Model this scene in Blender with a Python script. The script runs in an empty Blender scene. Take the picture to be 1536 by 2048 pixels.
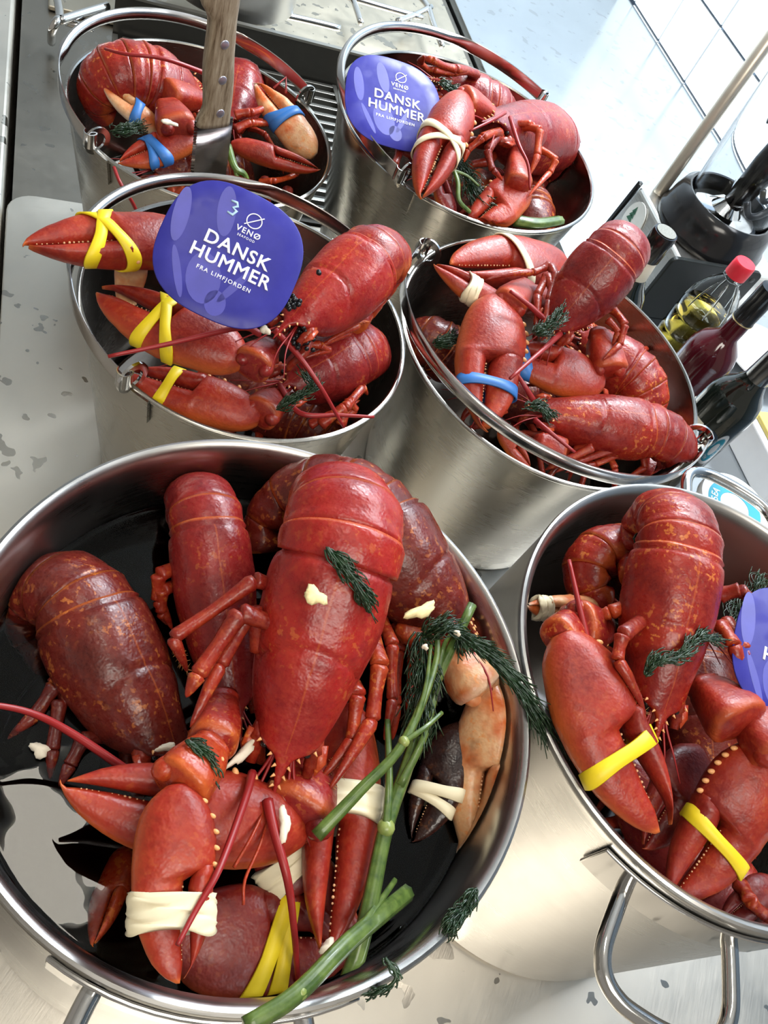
import bpy, bmesh, math, random
from mathutils import Vector, Matrix, Quaternion, noise as mnoise
SC = bpy.context.scene; DEBUG = False
COL = SC.collection
R = math.radians
# ------------------------------------------------------------------ camera
CAM_H, FPX = 0.795, 1650.0
TH, PHI = 0.6811056707719464, 2.1386036012788185
DN = Vector((math.sin(TH)*math.cos(PHI), math.sin(TH)*math.sin(PHI), math.cos(TH)))   # straight down, in lens axes (x right, y down, z ahead)
E2 = (Vector((0, 0, 1)) - math.cos(TH)*DN).normalized()
E1 = DN.cross(E2)
def to_world(c): return Vector((c.dot(E1), c.dot(E2), -c.dot(DN)))
cam_d = bpy.data.cameras.new('camera'); cam = bpy.data.objects.new('camera', cam_d); COL.objects.link(cam)
cx, cy, cz = to_world(Vector((1, 0, 0))), to_world(Vector((0, -1, 0))), to_world(Vector((0, 0, -1)))
cam.matrix_world = Matrix(((cx.x, cy.x, cz.x, 0), (cx.y, cy.y, cz.y, 0), (cx.z, cy.z, cz.z, CAM_H), (0, 0, 0, 1)))
cam_d.sensor_fit = 'VERTICAL'; cam_d.sensor_height = 24.0; cam_d.lens = FPX/2048*24.0
cam_d.clip_start = 0.01
SC.camera = cam
def Q(u, v, z=0.0):
    """world point at height z that the survey of the photograph gives for (u, v)"""
    r = to_world(Vector((u-768, v-1024, FPX)))
    return Vector((0, 0, CAM_H)) + r*((z-CAM_H)/r.z)
CA, SA = math.cos(R(38)), math.sin(R(38))
def AB(a, b, z=0.0): return Vector((a*CA-b*SA, a*SA+b*CA, z))      # range axes: a along the worktop edge, b towards the back
# ------------------------------------------------------------------ world, lights, exposure
W = bpy.data.worlds.new('world'); SC.world = W; W.use_nodes = True
bg = W.node_tree.nodes['Background']; bg.inputs[0].default_value = (1.0, 0.93, 0.84, 1); bg.inputs[1].default_value = 0.30
def area(name, loc, target, sx, sy, power, col):
    l = bpy.data.lights.new(name, 'AREA'); l.shape = 'RECTANGLE'; l.size = sx; l.size_y = sy; l.energy = power; l.color = col
    o = bpy.data.objects.new(name, l); COL.objects.link(o); o.location = loc
    o.rotation_euler = (Vector(target)-Vector(loc)).to_track_quat('-Z', 'Y').to_euler()
    return o
area('window_daylight', AB(1.42, 0.75, 1.45), AB(0.4, 0.4, 0.2), 1.2, 0.8, 34, (0.90, 0.95, 1.0))
area('ceiling_lamp_front', (0.50, -0.38, 1.70), (0.0, 0.4, 0.1), 0.9, 0.5, 13, (1.0, 0.94, 0.84))
area('added_wall_fill', AB(1.05, 1.75, 1.45), AB(1.3, 1.8, 0.0), 0.7, 0.5, 62, (0.86, 0.94, 1.0))  # added cool light without a known source, brightens tiled wall and side counter
cy_ = SC.cycles; cy_.max_bounces = 9; cy_.diffuse_bounces = 2; cy_.glossy_bounces = 3; cy_.transmission_bounces = 9; cy_.light_sampling_threshold = .03; cy_.volume_bounces = 0
SC.view_settings.view_transform = 'Standard'; SC.view_settings.look = 'None'
SC.view_settings.exposure = 0.12; SC.view_settings.gamma = 1.0; SC.view_settings.use_curve_mapping = False
# ------------------------------------------------------------------ object helpers
def tag(o, label=None, cat=None, group=None, kind=None):
    if label: o['label'] = label
    if cat: o['category'] = cat
    if group: o['group'] = group
    if kind: o['kind'] = kind
    return o
def empty(name, loc, label=None, cat=None, group=None, kind=None):
    o = bpy.data.objects.new(name, None); COL.objects.link(o); o.location = loc; o.empty_display_size = 0.02
    return tag(o, label, cat, group, kind)
def origin_of(o):
    while o.parent: o = o.parent
    return o.location
class MB:
    """collects vertices and faces in world space; build() links them as one mesh"""
    def __init__(s): s.v = []; s.f = []; s.e = []; s.m = []; s.mid = None
    def add(s, vs, fs, edge=None, mi=0):
        n = len(s.v); s.v += [Vector(x) for x in vs]; s.f += [[i+n for i in f] for f in fs]
        s.e += list(edge) if edge else [0.0]*len(vs); s.m += [mi]*len(fs)
    def loft(s, rows, closed=True, caps=True, edge=None, mi=0):
        n = len(rows[0]); vs = [p for r in rows for p in r]; fs = []
        for i in range(len(rows)-1):
            for j in range(n if closed else n-1):
                k = (j+1) % n
                fs.append((i*n+j, i*n+k, (i+1)*n+k, (i+1)*n+j))
        if caps and closed:
            fs.append(tuple(range(n-1, -1, -1))); fs.append(tuple((len(rows)-1)*n+j for j in range(n)))
        s.add(vs, fs, edge, mi)
    def tube(s, pts, rad, n=8, flat=1.0, up=None, mi=0, edge=0.0):
        pts = [Vector(p) for p in pts]; rows = []
        if not isinstance(rad, (list, tuple)): rad = [rad]*len(pts)
        t0 = (pts[1]-pts[0]).normalized()
        u = Vector(up) if up else (Vector((0, 0, 1)) if abs(t0.z) < .9 else Vector((1, 0, 0)))
        for i, p in enumerate(pts):
            t = (pts[min(i+1, len(pts)-1)]-pts[max(i-1, 0)]).normalized()
            u = (u - t*u.dot(t)).normalized(); w = t.cross(u)
            rows.append([p + (w*math.cos(2*math.pi*k/n) + u*flat*math.sin(2*math.pi*k/n))*rad[i] for k in range(n)])
        s.loft(rows, edge=[edge]*(len(rows)*n), mi=mi)
    def ball(s, c, r, n=8, m=6, axis=None, stretch=1.0, mi=0, edge=0.0):
        c = Vector(c); rows = []
        z = Vector(axis).normalized() if axis else Vector((0, 0, 1)); x = z.orthogonal().normalized(); y = z.cross(x)
        for i in range(m+1):
            a = math.pi*i/m; q = max(math.sin(a), .02)
            rows.append([c + (x*math.cos(2*math.pi*k/n)*q + y*math.sin(2*math.pi*k/n)*q - z*math.cos(a)*stretch)*r for k in range(n)])
        s.loft(rows, mi=mi, edge=[edge]*((m+1)*n))
    def box(s, c, ax, ay, az, mi=0):
        c = Vector(c); vs = [c+ax*i+ay*j+az*k for i in (-1, 1) for j in (-1, 1) for k in (-1, 1)]
        s.add(vs, [(0, 1, 3, 2), (4, 6, 7, 5), (0, 4, 5, 1), (2, 3, 7, 6), (0, 2, 6, 4), (1, 5, 7, 3)], mi=mi)
    def lathe(s, prof, c, n=64, mi=0, closed=False):
        c = Vector(c)
        rows = [[c+Vector((max(r, .0004)*math.cos(2*math.pi*k/n), max(r, .0004)*math.sin(2*math.pi*k/n), z)) for k in range(n)] for r, z in prof]
        if closed: rows.append(rows[0])
        s.loft(rows, caps=False, mi=mi)
    def build(s, name, mat, parent=None, smooth=True, kind=None, label=None, loc=None, bevel=0, subsurf=0, auto=None, wob=None):
        if wob: s.v = [p+mnoise.noise_vector(p*wob[1])*wob[0]+mnoise.noise_vector(p*wob[1]*3.1)*wob[0]*.3 for p in s.v]
        o0 = origin_of(parent) if parent else Vector(loc) if loc else (sum(s.v, Vector())/max(1, len(s.v)))
        me = bpy.data.meshes.new(name); me.from_pydata([tuple(p-o0) for p in s.v], [], s.f)
        if any(s.e):
            at = me.attributes.new('edge', 'FLOAT', 'POINT'); at.data.foreach_set('value', s.e)
        if s.mid:
            at = me.attributes.new('mid', 'FLOAT', 'POINT'); at.data.foreach_set('value', s.mid)
        bm = bmesh.new(); bm.from_mesh(me)
        bmesh.ops.remove_doubles(bm, verts=bm.verts, dist=2e-6)
        bmesh.ops.recalc_face_normals(bm, faces=bm.faces); bm.to_mesh(me); bm.free()
        for m_ in (mat if isinstance(mat, (list, tuple)) else [mat]): me.materials.append(m_)
        if len(s.m) == len(me.polygons) and any(s.m): me.polygons.foreach_set('material_index', s.m)
        if smooth: me.polygons.foreach_set('use_smooth', [True]*len(me.polygons))
        if auto is not None: me.set_sharp_from_angle(angle=R(auto))
        o = bpy.data.objects.new(name, me); COL.objects.link(o)
        if parent: o.parent = parent
        else: o.location = o0
        if bevel:
            b = o.modifiers.new('bevel', 'BEVEL'); b.width = bevel; b.segments = 3; b.limit_method = 'ANGLE'
        if subsurf:
            b = o.modifiers.new('sub', 'SUBSURF'); b.levels = b.render_levels = subsurf
        if kind: o['kind'] = kind
        if label: o['label'] = label
        return o
def curve(pts, n=8):
    """Catmull-Rom through the points"""
    P = [Vector(p) for p in pts]; P = [2*P[0]-P[1]] + P + [2*P[-1]-P[-2]]; out = []
    for i in range(1, len(P)-2):
        for k in range(n):
            t = k/n; a, b, c, d = P[i-1], P[i], P[i+1], P[i+2]
            out.append(.5*((2*b)+(c-a)*t+(2*a-5*b+4*c-d)*t*t+(3*b-a-3*c+d)*t**3))
    return out + [P[-2]]
def interp(tab, s):
    if s <= tab[0][0]: return tab[0][1]
    for (a, x), (b, y) in zip(tab, tab[1:]):
        if s <= b:
            t = (s-a)/(b-a); return x+(y-x)*t
    return tab[-1][1]
def smooth_interp(tab, s):
    i = 0
    n = len(tab)
    if s <= tab[0][0]: return tab[0][1]
    if s >= tab[-1][0]: return tab[-1][1]
    while tab[i+1][0] < s: i += 1
    x0, y0 = tab[i]; x1, y1 = tab[i+1]; h = x1-x0
    m0 = (y1-tab[i-1][1])/(x1-tab[i-1][0]) if i > 0 else (y1-y0)/h
    m1 = (tab[i+2][1]-y0)/(tab[i+2][0]-x0) if i+2 < n else (y1-y0)/h
    t = (s-x0)/h
    return (2*t**3-3*t*t+1)*y0+(t**3-2*t*t+t)*h*m0+(-2*t**3+3*t*t)*y1+(t**3-t*t)*h*m1
# ------------------------------------------------------------------ materials
def new_mat(name):
    m = bpy.data.materials.new(name); m.use_nodes = True; nt = m.node_tree
    return m, nt, nt.nodes['Principled BSDF']
def N(nt, typ, **kw):
    n = nt.nodes.new(typ)
    for k, v in kw.items():
        if k.startswith('i_'):
            key = k[2:]; key = int(key) if key.isdigit() else key
            n.inputs[key].default_value = v
        else: setattr(n, k, v)
    return n
def ramp(nt, src, stops, interp_='LINEAR'):
    r = nt.nodes.new('ShaderNodeValToRGB'); r.color_ramp.interpolation = interp_
    while len(r.color_ramp.elements) < len(stops): r.color_ramp.elements.new(.5)
    for e, (p, c) in zip(r.color_ramp.elements, stops): e.position = p; e.color = c if len(c) == 4 else (*c, 1)
    nt.links.new(src, r.inputs[0]); return r.outputs[0]
def mixc(nt, fac, a, b, mode='MIX'):
    n = nt.nodes.new('ShaderNodeMix'); n.data_type = 'RGBA'; n.blend_type = mode
    for sock, val in ((n.inputs[0], fac), (n.inputs[6], a), (n.inputs[7], b)):
        if hasattr(val, 'is_linked'): nt.links.new(val, sock)
        elif isinstance(val, (int, float)): sock.default_value = val
        else: sock.default_value = (*val, 1) if len(val) == 3 else val
    return n.outputs[2]
def mul(nt, a, b, op='MULTIPLY'):
    n = nt.nodes.new('ShaderNodeMath'); n.operation = op
    for sock, val in ((n.inputs[0], a), (n.inputs[1], b)):
        if hasattr(val, 'is_linked'): nt.links.new(val, sock)
        else: sock.default_value = val
    return n.outputs[0]
def coords(nt, scale=1.0):
    t = nt.nodes.new('ShaderNodeTexCoord'); mp = nt.nodes.new('ShaderNodeMapping'); nt.links.new(t.outputs['Object'], mp.inputs[0])
    mp.inputs['Scale'].default_value = (scale,)*3 if not isinstance(scale, tuple) else scale
    return mp.outputs[0]
def noise(nt, co, scale, detail=3, rough=.5, off=None):
    n = N(nt, 'ShaderNodeTexNoise', i_Scale=scale, i_Detail=detail, i_Roughness=rough)
    if off is not None:
        va = N(nt, 'ShaderNodeVectorMath', operation='ADD'); va.inputs[1].default_value = (off*.37, off*.71, off*.53); nt.links.new(co, va.inputs[0]); co = va.outputs[0]
    nt.links.new(co, n.inputs['Vector']); return n.outputs['Fac']
def bump(nt, p, h, strength, dist=.001):
    b = N(nt, 'ShaderNodeBump', i_Strength=strength, i_Distance=dist); nt.links.new(h, b.inputs['Height']); nt.links.new(b.outputs[0], p.inputs['Normal'])
def plain(name, col, rough=.5, metal=0.0, spec=.5, coat=0.0, var=.12, vs=60):
    m, nt, p = new_mat(name); co = coords(nt); f = noise(nt, co, vs)
    c = mixc(nt, f, tuple(x*(1-var) for x in col), tuple(min(1, x*(1+var)) for x in col)); nt.links.new(c, p.inputs['Base Color'])
    p.inputs['Roughness'].default_value = rough; p.inputs['Metallic'].default_value = metal
    p.inputs['Specular IOR Level'].default_value = spec; p.inputs['Coat Weight'].default_value = coat
    return m
_shell_seed = [0.0]
def shell(name, dark, mid, orange, speck=.35, edge_col=(.80, .20, .03), rough=.34, scale=22):
    """cooked lobster shell: mottled red, orange flecks, an 'edge' attribute marks rims and the pale back line"""
    m, nt, p = new_mat(name); co = coords(nt); _shell_seed[0] += 3.7; sd = _shell_seed[0]
    big = noise(nt, co, scale, 3, .55, sd)
    base = ramp(nt, big, [(.34, dark), (.56, mid), (.74, tuple(x*.55+y*.45 for x, y in zip(mid, orange)))])
    fine = noise(nt, co, 230, 3, .75, sd+1)
    base = mixc(nt, mul(nt, ramp(nt, fine, [(.42, (0, 0, 0)), (.72, (1, 1, 1))]), .42), base, orange)
    stain = noise(nt, co, 44, 3, .70, sd+4); pur = ramp(nt, stain, [(.30, (1, 1, 1)), (.48, (0, 0, 0))]); base = mixc(nt, mul(nt, pur, .40), base, tuple(x*k for x, k in zip(dark, (.62, .8, 1.5))))
    reg = ramp(nt, big, [(.46, (0, 0, 0)), (.60, (1, 1, 1))])
    fl = ramp(nt, noise(nt, co, 210, 2, .62, sd+3), [(.575, (0, 0, 0)), (.63, (1, 1, 1))])
    base = mixc(nt, mul(nt, mul(nt, fl, reg), speck), base, (.86, .30, .06))
    at = N(nt, 'ShaderNodeAttribute', attribute_name='edge'); ef = at.outputs['Fac']
    base = mixc(nt, ef, base, edge_col)
    am = N(nt, 'ShaderNodeAttribute', attribute_name='mid'); base = mixc(nt, mul(nt, ramp(nt, am.outputs['Fac'], [(.93, (0, 0, 0)), (.975, (1, 1, 1))]), .22), base, edge_col)
    sm = ramp(nt, stain, [(.60, (0, 0, 0)), (.74, (1, 1, 1))])
    base = mixc(nt, mul(nt, sm, .35), base, (.06, .010, .008))
    base = mixc(nt, 1.0, base, (.90, .86, .86), 'MULTIPLY')
    nt.links.new(base, p.inputs['Base Color'])
    rr = ramp(nt, fine, [(.3, (rough-.12,)*3), (.7, (rough+.08,)*3)]); nt.links.new(rr, p.inputs['Roughness'])
    p.inputs['Coat Weight'].default_value = .05; p.inputs['Coat Roughness'].default_value = .28
    p.inputs['Specular IOR Level'].default_value = .42
    p.inputs['Subsurface Weight'].default_value = 0.0
    bump(nt, p, noise(nt, co, 330, 1, .6, sd+6), .30, .0012)
    return m
M = {}
M['red'] = shell('cooked_shell_red', (.20, .010, .008), (.34, .018, .010), (.48, .05, .016), .55)
M['bright'] = shell('cooked_shell_bright', (.27, .012, .012), (.42, .020, .016), (.52, .055, .022), .24)
M['orange'] = shell('cooked_shell_orange', (.34, .024, .010), (.50, .055, .014), (.62, .13, .025), .55)
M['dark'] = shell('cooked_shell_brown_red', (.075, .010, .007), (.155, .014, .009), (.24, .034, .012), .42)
M['crimson'] = shell('cooked_shell_crimson', (.17, .010, .011), (.29, .016, .015), (.38, .04, .02), .25)
M['claw'] = shell('cooked_claw_shell', (.24, .014, .009), (.39, .026, .012), (.52, .075, .02), .10, (.70, .16, .03), .42)
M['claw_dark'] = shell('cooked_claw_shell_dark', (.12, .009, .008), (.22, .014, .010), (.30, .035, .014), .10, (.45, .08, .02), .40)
M['pale'] = shell('pale_claw_underside', (.62, .13, .025), (.80, .50, .26), (.74, .26, .06), .6, (.90, .76, .58), .4, 38)
M['leg'] = shell('leg_shell', (.20, .012, .008), (.34, .024, .010), (.50, .09, .02), .35)
M['antenna'] = plain('antenna_red', (.30, .014, .014), .38)
M['spine'] = plain('pale_orange_spine', (.88, .42, .16), .35)
M['tooth'] = plain('cream_tooth', (.80, .46, .24), .4)
M['flesh'] = plain('white_meat', (.86, .74, .58), .6, vs=300, var=.2)
M['eye'] = plain('black_eye', (.012, .010, .010), .12)
M['roe'] = plain('black_roe', (.010, .010, .012), .16)
M['shade_shell'] = shell('claw_shell_painted_shade', (.012, .008, .008), (.03, .012, .010), (.05, .02, .012), .1, (.10, .03, .02), .3)  # near-black tone paints in the shadow a dark claw lies in
M['band_yellow'] = plain('yellow_rubber', (.93, .70, .015), .45, var=.06)
M['band_cream'] = plain('cream_rubber', (.86, .76, .52), .5, var=.14, vs=40)
M['band_blue'] = plain('blue_rubber', (.035, .17, .50), .45, var=.08)
def steel(name, col=(.60, .59, .565), rough=.24, streak=(3, 3, 90), smudge=.16, spots=0.0, bumps=.02, aniso=0.0):
    m, nt, p = new_mat(name); co = coords(nt)
    p.inputs['Metallic'].default_value = 1.0
    st = noise(nt, coords(nt, streak), 18, 2, .6)
    sm = noise(nt, co, 9, 4, .65)
    base = mixc(nt, sm, tuple(x*.90 for x in col), tuple(min(1, x*1.06) for x in col))
    r1 = ramp(nt, sm, [(.3, (rough-.05,)*3), (.72, (rough+smudge,)*3)])
    rr = mixc(nt, .25, r1, ramp(nt, st, [(.3, (rough-.08,)*3), (.7, (rough+.18,)*3)]))
    if spots:
        dr = ramp(nt, noise(nt, co, 40, 2, .45, 5.1), [(.655, (0, 0, 0)), (.665, (1, 1, 1))])
        base = mixc(nt, mul(nt, dr, spots), base, (.30, .285, .26)); rr = mixc(nt, mul(nt, dr, .8), rr, (.12, .12, .12))
    nt.links.new(base, p.inputs['Base Color']); nt.links.new(rr, p.inputs['Roughness'])
    bump(nt, p, noise(nt, coords(nt, streak), 18, 1, .6), bumps, .002)
    return m
M['pot'] = steel('pot_steel', (.57, .56, .54), .27, (1, 1, 60), .14)
M['bucket'] = steel('bucket_steel', (.42, .40, .36), .18, (2, 2, 50), .22)
M['chrome'] = steel('polished_steel', (.66, .65, .63), .10, (1, 1, 1), .08)
M['bail'] = steel('bail_steel', (.56, .53, .51), .14, (1, 1, 1), .12)
M['counter'] = steel('worktop_steel', (.82, .77, .68), .33, (40, 2, 2), .12, .40, .02)
M['counter_cool'] = steel('side_counter_steel', (.62, .66, .69), .17, (2, 40, 2), .08, .30, .015)
M['dark_steel'] = steel('range_steel', (.27, .25, .215), .30, (3, 40, 3), .2, .3, .02)
def broth(name, col, dens):
    m, nt, p = new_mat(name)
    p.inputs['Base Color'].default_value = (1, 1, 1, 1); p.inputs['Transmission Weight'].default_value = 1; p.inputs['IOR'].default_value = 1.33; p.inputs['Roughness'].default_value = .0
    v = N(nt, 'ShaderNodeVolumeAbsorption', i_Density=dens); v.inputs['Color'].default_value = (*col, 1)
    nt.links.new(v.outputs[0], nt.nodes['Material Output'].inputs['Volume'])
    co = coords(nt); bump(nt, p, noise(nt, co, 14, 2, .4), .18, .01)
    return m
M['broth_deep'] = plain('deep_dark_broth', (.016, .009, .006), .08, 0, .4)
M['broth'] = broth('brown_broth', (.46, .22, .08), 55)
# ------------------------------------------------------------------ lobster builders
HALF_W = [(0, .012), (.04, .035), (.10, .075), (.15, .13), (.175, .24), (.20, .38), (.24, .50), (.31, .62), (.40, .73), (.52, .85), (.66, .97), (.80, 1.0), (.92, .985), (1.0, .90)]
TOP_H = [(0, .50), (.10, .58), (.20, .64), (.30, .74), (.45, .84), (.55, .87), (.60, .885), (.80, .92), (.93, .90), (1.0, .80)]
BOT_H = [(0, .46), (.10, .50), (.18, .48), (.22, .20), (.28, -.15), (.36, -.42), (.5, -.60), (.7, -.68), (.9, -.66), (1.0, -.60)]
def frame_of(p0, p1, roll):
    fwd = (p0-p1).normalized(); up0 = (Vector((0, 0, 1))-fwd*fwd.z).normalized(); rt0 = fwd.cross(up0)
    up = up0*math.cos(R(roll)) + rt0*math.sin(R(roll)); return fwd, fwd.cross(up), up
def section(c, rt, up, w, zt, zb, n=40, pw=.86):
    out = []; zm = zb + (zt-zb)*.40
    for k in range(n):
        a = 2*math.pi*k/n; sx, cz_ = math.sin(a), math.cos(a)
        x = w*math.copysign(abs(sx)**pw, sx)
        z = zm + (zt-zm)*cz_ if cz_ > 0 else zm + (zm-zb)*math.copysign(abs(cz_)**.8, cz_)
        out.append(c+rt*x+up*z)
    return out
def lobster(label, p0, p1, width, roll=0, curl=(12, 18, 25, 32, 36, 36), bend=(0,)*6, mat='red', tail_mat=None, fan=True, seg_len=.145, speckle=False, tail_w=1.0):
    fwd, rt, up = frame_of(p0, p1, roll); L = (p0-p1).length; wh = width/2
    root = empty('lobster', (p0+p1)/2 - up*wh*1.35, label, 'lobster', 'cooked lobsters')
    mt = M[mat]; tm = M[tail_mat or mat]
    # carapace --------------------------------------------------
    n = 48; S = [i/56 for i in range(57)]; rows = []; ed = []; md = []
    for s in S:
        w = smooth_interp(HALF_W, s)*wh; zt = (smooth_interp(TOP_H, s)-.72)*wh; zb = (smooth_interp(BOT_H, s)-.72)*wh
        c = p0 + (p1-p0)*s
        if s < .17: zb = zt - max(.004*(s/.17+.25), .0012)
        row = section(c, rt, up, w, zt, zb, n)
        cen = c + up*(zt*.35+zb*.65)
        for k in range(n):
            a = 2*math.pi*k/n; a = a if a <= math.pi else a-2*math.pi; aa = abs(a)
            g = .60 - .085*(aa/1.2)**2 if aa < 1.5 else 9
            dep = .075*math.exp(-((s-g)/.010)**2)*(1.0 if aa > .05 else .6)*max(0, 1-max(0, aa-1.15)*3)
            g2 = .60 - .20*(aa-.55)                                    # groove that runs back along the flank
            rim = .045*math.exp(-((s-.965)/.010)**2) - .03*math.exp(-((s-.985)/.008)**2)
            mid = .014*math.exp(-(a/.05)**2) if s > .2 else 0
            if aa < 2.0: row[k] = row[k] + (cen-row[k])*(dep+rim+mid)
            e = 0.0
            md.append(max(0, 1-aa/.3) if .17 < s < .97 else 0)
            if s > .985 and aa < 1.9: e = .55
            ed.append(e)
        rows.append(row)
    mb = MB(); mb.loft(rows, edge=ed); mb.mid = md; car = mb.build('carapace', mt, root, wob=(.0009, 48))
    # rostrum spines
    mb = MB()
    for s in (.05, .09, .13, .17, .215):
        for q in (-1, 1):
            c = p0+(p1-p0)*s; w = smooth_interp(HALF_W, s)*wh; z = (smooth_interp(TOP_H, s)-.72)*wh
            b = c + rt*q*w*.95 + up*(z-.0012); mb.tube([b, b+(fwd*.7+rt*q*.75+up*.25).normalized()*wh*.075], [wh*.030, wh*.006], 6)
    mb.build('rostrum_spines', M['spine'], car, kind='stuff')
    # abdomen ---------------------------------------------------
    back = -fwd; u = up.copy(); r_ = rt.copy(); pos = p1 - up*wh*.72 - fwd*(-.0) + fwd*L*.03
    lens = [.10]+[seg_len]*5; ws = [.91, .90, .85, .77, .67, .56]
    for i in range(6):
        mb = MB(); rows = []; ed = []; m = 9; nn = 36; seg = lens[i]*L
        for k in range(m+1):
            t = k/m
            if k:
                q = Quaternion(r_, R(curl[i])/m); back = q @ back; u = q @ u
                q = Quaternion(u, R(bend[i])/m); back = q @ back; r_ = q @ r_
                pos = pos + back*seg/m
            fl = .965 + .05*math.sin(min(t*1.25, 1)*math.pi/2) - (.03 if k == m else 0) - .035*math.exp(-((t-.30)/.07)**2)*(i > 0)
            wd = (ws[i]+((ws[min(i+1, 5)]-ws[i])*t))*wh*fl*tail_w
            pl = .34 + .26*math.sin(math.pi*min(1, max(0, (t-.05)/.95)))**1.0
            row = section(pos, r_, u, wd, wd*.88, -wd*pl, nn, .95); rows.append(row)
            for j in range(nn):
                a = 2*math.pi*j/nn; a = a if a <= math.pi else a-2*math.pi
                ed.append(.45 if k >= m-0 and abs(a) < 2 else (.28 if abs(a) > 1.25 and abs(a) < 1.9 and speckle else 0))
        mb.loft(rows, edge=ed); mb.build('tail_segment', tm, root, wob=(.0006, 60))
    if fan:
        for j, ang in enumerate((0, -32, 32, -58, 58)):
            mb = MB(); q = Quaternion(u, R(ang)); dv = q @ back; sv = q @ r_; ln = L*(.25 if j == 0 else .27); wd = wh*(.30 if j == 0 else .36); rows = []
            st = pos + r_*wh*.32*(0 if j == 0 else math.copysign(1, -ang))*(.6 if j < 3 else 1) - u*wh*.10*(j > 0)
            for k in range(9):
                t = k/8; ww = wd*max(.05, math.sin(min(1, t*1.15+.22)*math.pi*.62))*(1 if t < .8 else math.sqrt(max(.02, 1-((t-.8)/.2)**2)))
                c = st + dv*ln*t - u*wh*.10*t*t
                rows.append([c + sv*ww*math.cos(2*math.pi*g/14) + u*wh*.055*math.sin(2*math.pi*g/14)*(1-.6*t) for g in range(14)])
            mb.loft(rows, edge=[(.7 if k == 8 else 0) for k in range(9) for g in range(14)]); mb.build('tail_fan_lobe', tm, root)
    # head ------------------------------------------------------
    for q in (-1, 1):
        mb = MB(); b = p0+(p1-p0)*.215 + rt*q*wh*.24 - up*wh*.26
        mb.tube([b-fwd*wh*.05, b+(fwd*.6+rt*q*.6).normalized()*wh*.12], [wh*.06, wh*.062], 8); st = mb.build('eye_stalk', M['leg'], root)
        mb = MB(); mb.ball(b+(fwd*.6+rt*q*.6).normalized()*wh*.13, wh*.06, 10, 8); mb.build('eye', M['eye'], st)
        mb = MB(); b2 = p0+(p1-p0)*.235 + rt*q*wh*.40 - up*wh*.42
        mb.tube([b2-fwd*wh*.1, b2+fwd*wh*.14+rt*q*wh*.05, b2+fwd*wh*.16+rt*q*wh*.05, b2+fwd*wh*.34+rt*q*wh*.05, b2+fwd*wh*.36+rt*q*wh*.04, b2+fwd*wh*.50+rt*q*wh*.04],
                [wh*.15, wh*.155, wh*.12, wh*.125, wh*.10, wh*.085], 8); mb.build('antenna_base', M['leg'], root)
        mb = MB(); b3 = b2 + rt*q*wh*.12 + up*wh*.06
        mb.tube([b3, b3+fwd*wh*.25+rt*q*wh*.06, b3+fwd*wh*.46+rt*q*wh*.02], [wh*.11, wh*.09, wh*.012], 8, .4, up); mb.build('antenna_scale', M['orange'], root)
        mb = MB(); b4 = p0+(p1-p0)*.2 + rt*q*wh*.12 - up*wh*.34
        for dv in (.10, .24):
            pts = curve([b4, b4+fwd*wh*.4+rt*q*wh*dv*.5, b4+fwd*wh*.9+rt*q*wh*dv*1.5+up*wh*.05, b4+fwd*wh*1.35+rt*q*wh*dv*2.8-up*wh*.10], 4)
            mb.tube(pts, [wh*(.035-.027*i/len(pts)) for i in range(len(pts))], 5)
        mb.build('antennule', M['antenna'], root)
        mb = MB(); b5 = p0+(p1-p0)*.30 + rt*q*wh*.20 - up*wh*1.05
        pts = curve([b5, b5+fwd*wh*.45+rt*q*wh*.16-up*wh*.05, b5+fwd*wh*.80+rt*q*wh*.06-up*wh*.2, b5+fwd*wh*.88-rt*q*wh*.02-up*wh*.45], 4)
        mb.tube(pts, [wh*(.15-.09*i/len(pts)) for i in range(len(pts))], 7); mb.build('mouth_leg', M['leg'], root)
    root_data[root.name] = (p0, p1, fwd, rt, up, wh, L)
    return root
root_data = {}
def legs(root, sides=(-1, 1), count=4, spread=1.0, drop=1.0, seed=1, mat='leg'):
    p0, p1, fwd, rt, up, wh, L = root_data[root.name]; rnd = random.Random(seed)
    for q in sides:
        for i in range(count):
            s = .46+.13*i; b = p0+(p1-p0)*s + rt*q*wh*.55 - up*wh*1.2
            yaw = R(35-27*i+rnd.uniform(-9, 9)); dv = (rt*q*math.cos(yaw)+fwd*math.sin(yaw))
            k1 = b + dv*wh*.75*spread + up*wh*.15; k2 = k1 + dv*wh*.65*spread - up*wh*(.45*drop); k3 = k2 + (dv*.5+fwd*.4)*wh*.55*spread - up*wh*.55*drop
            leg(root, [b, k1, k2, k3], wh*.125, mat)
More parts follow.
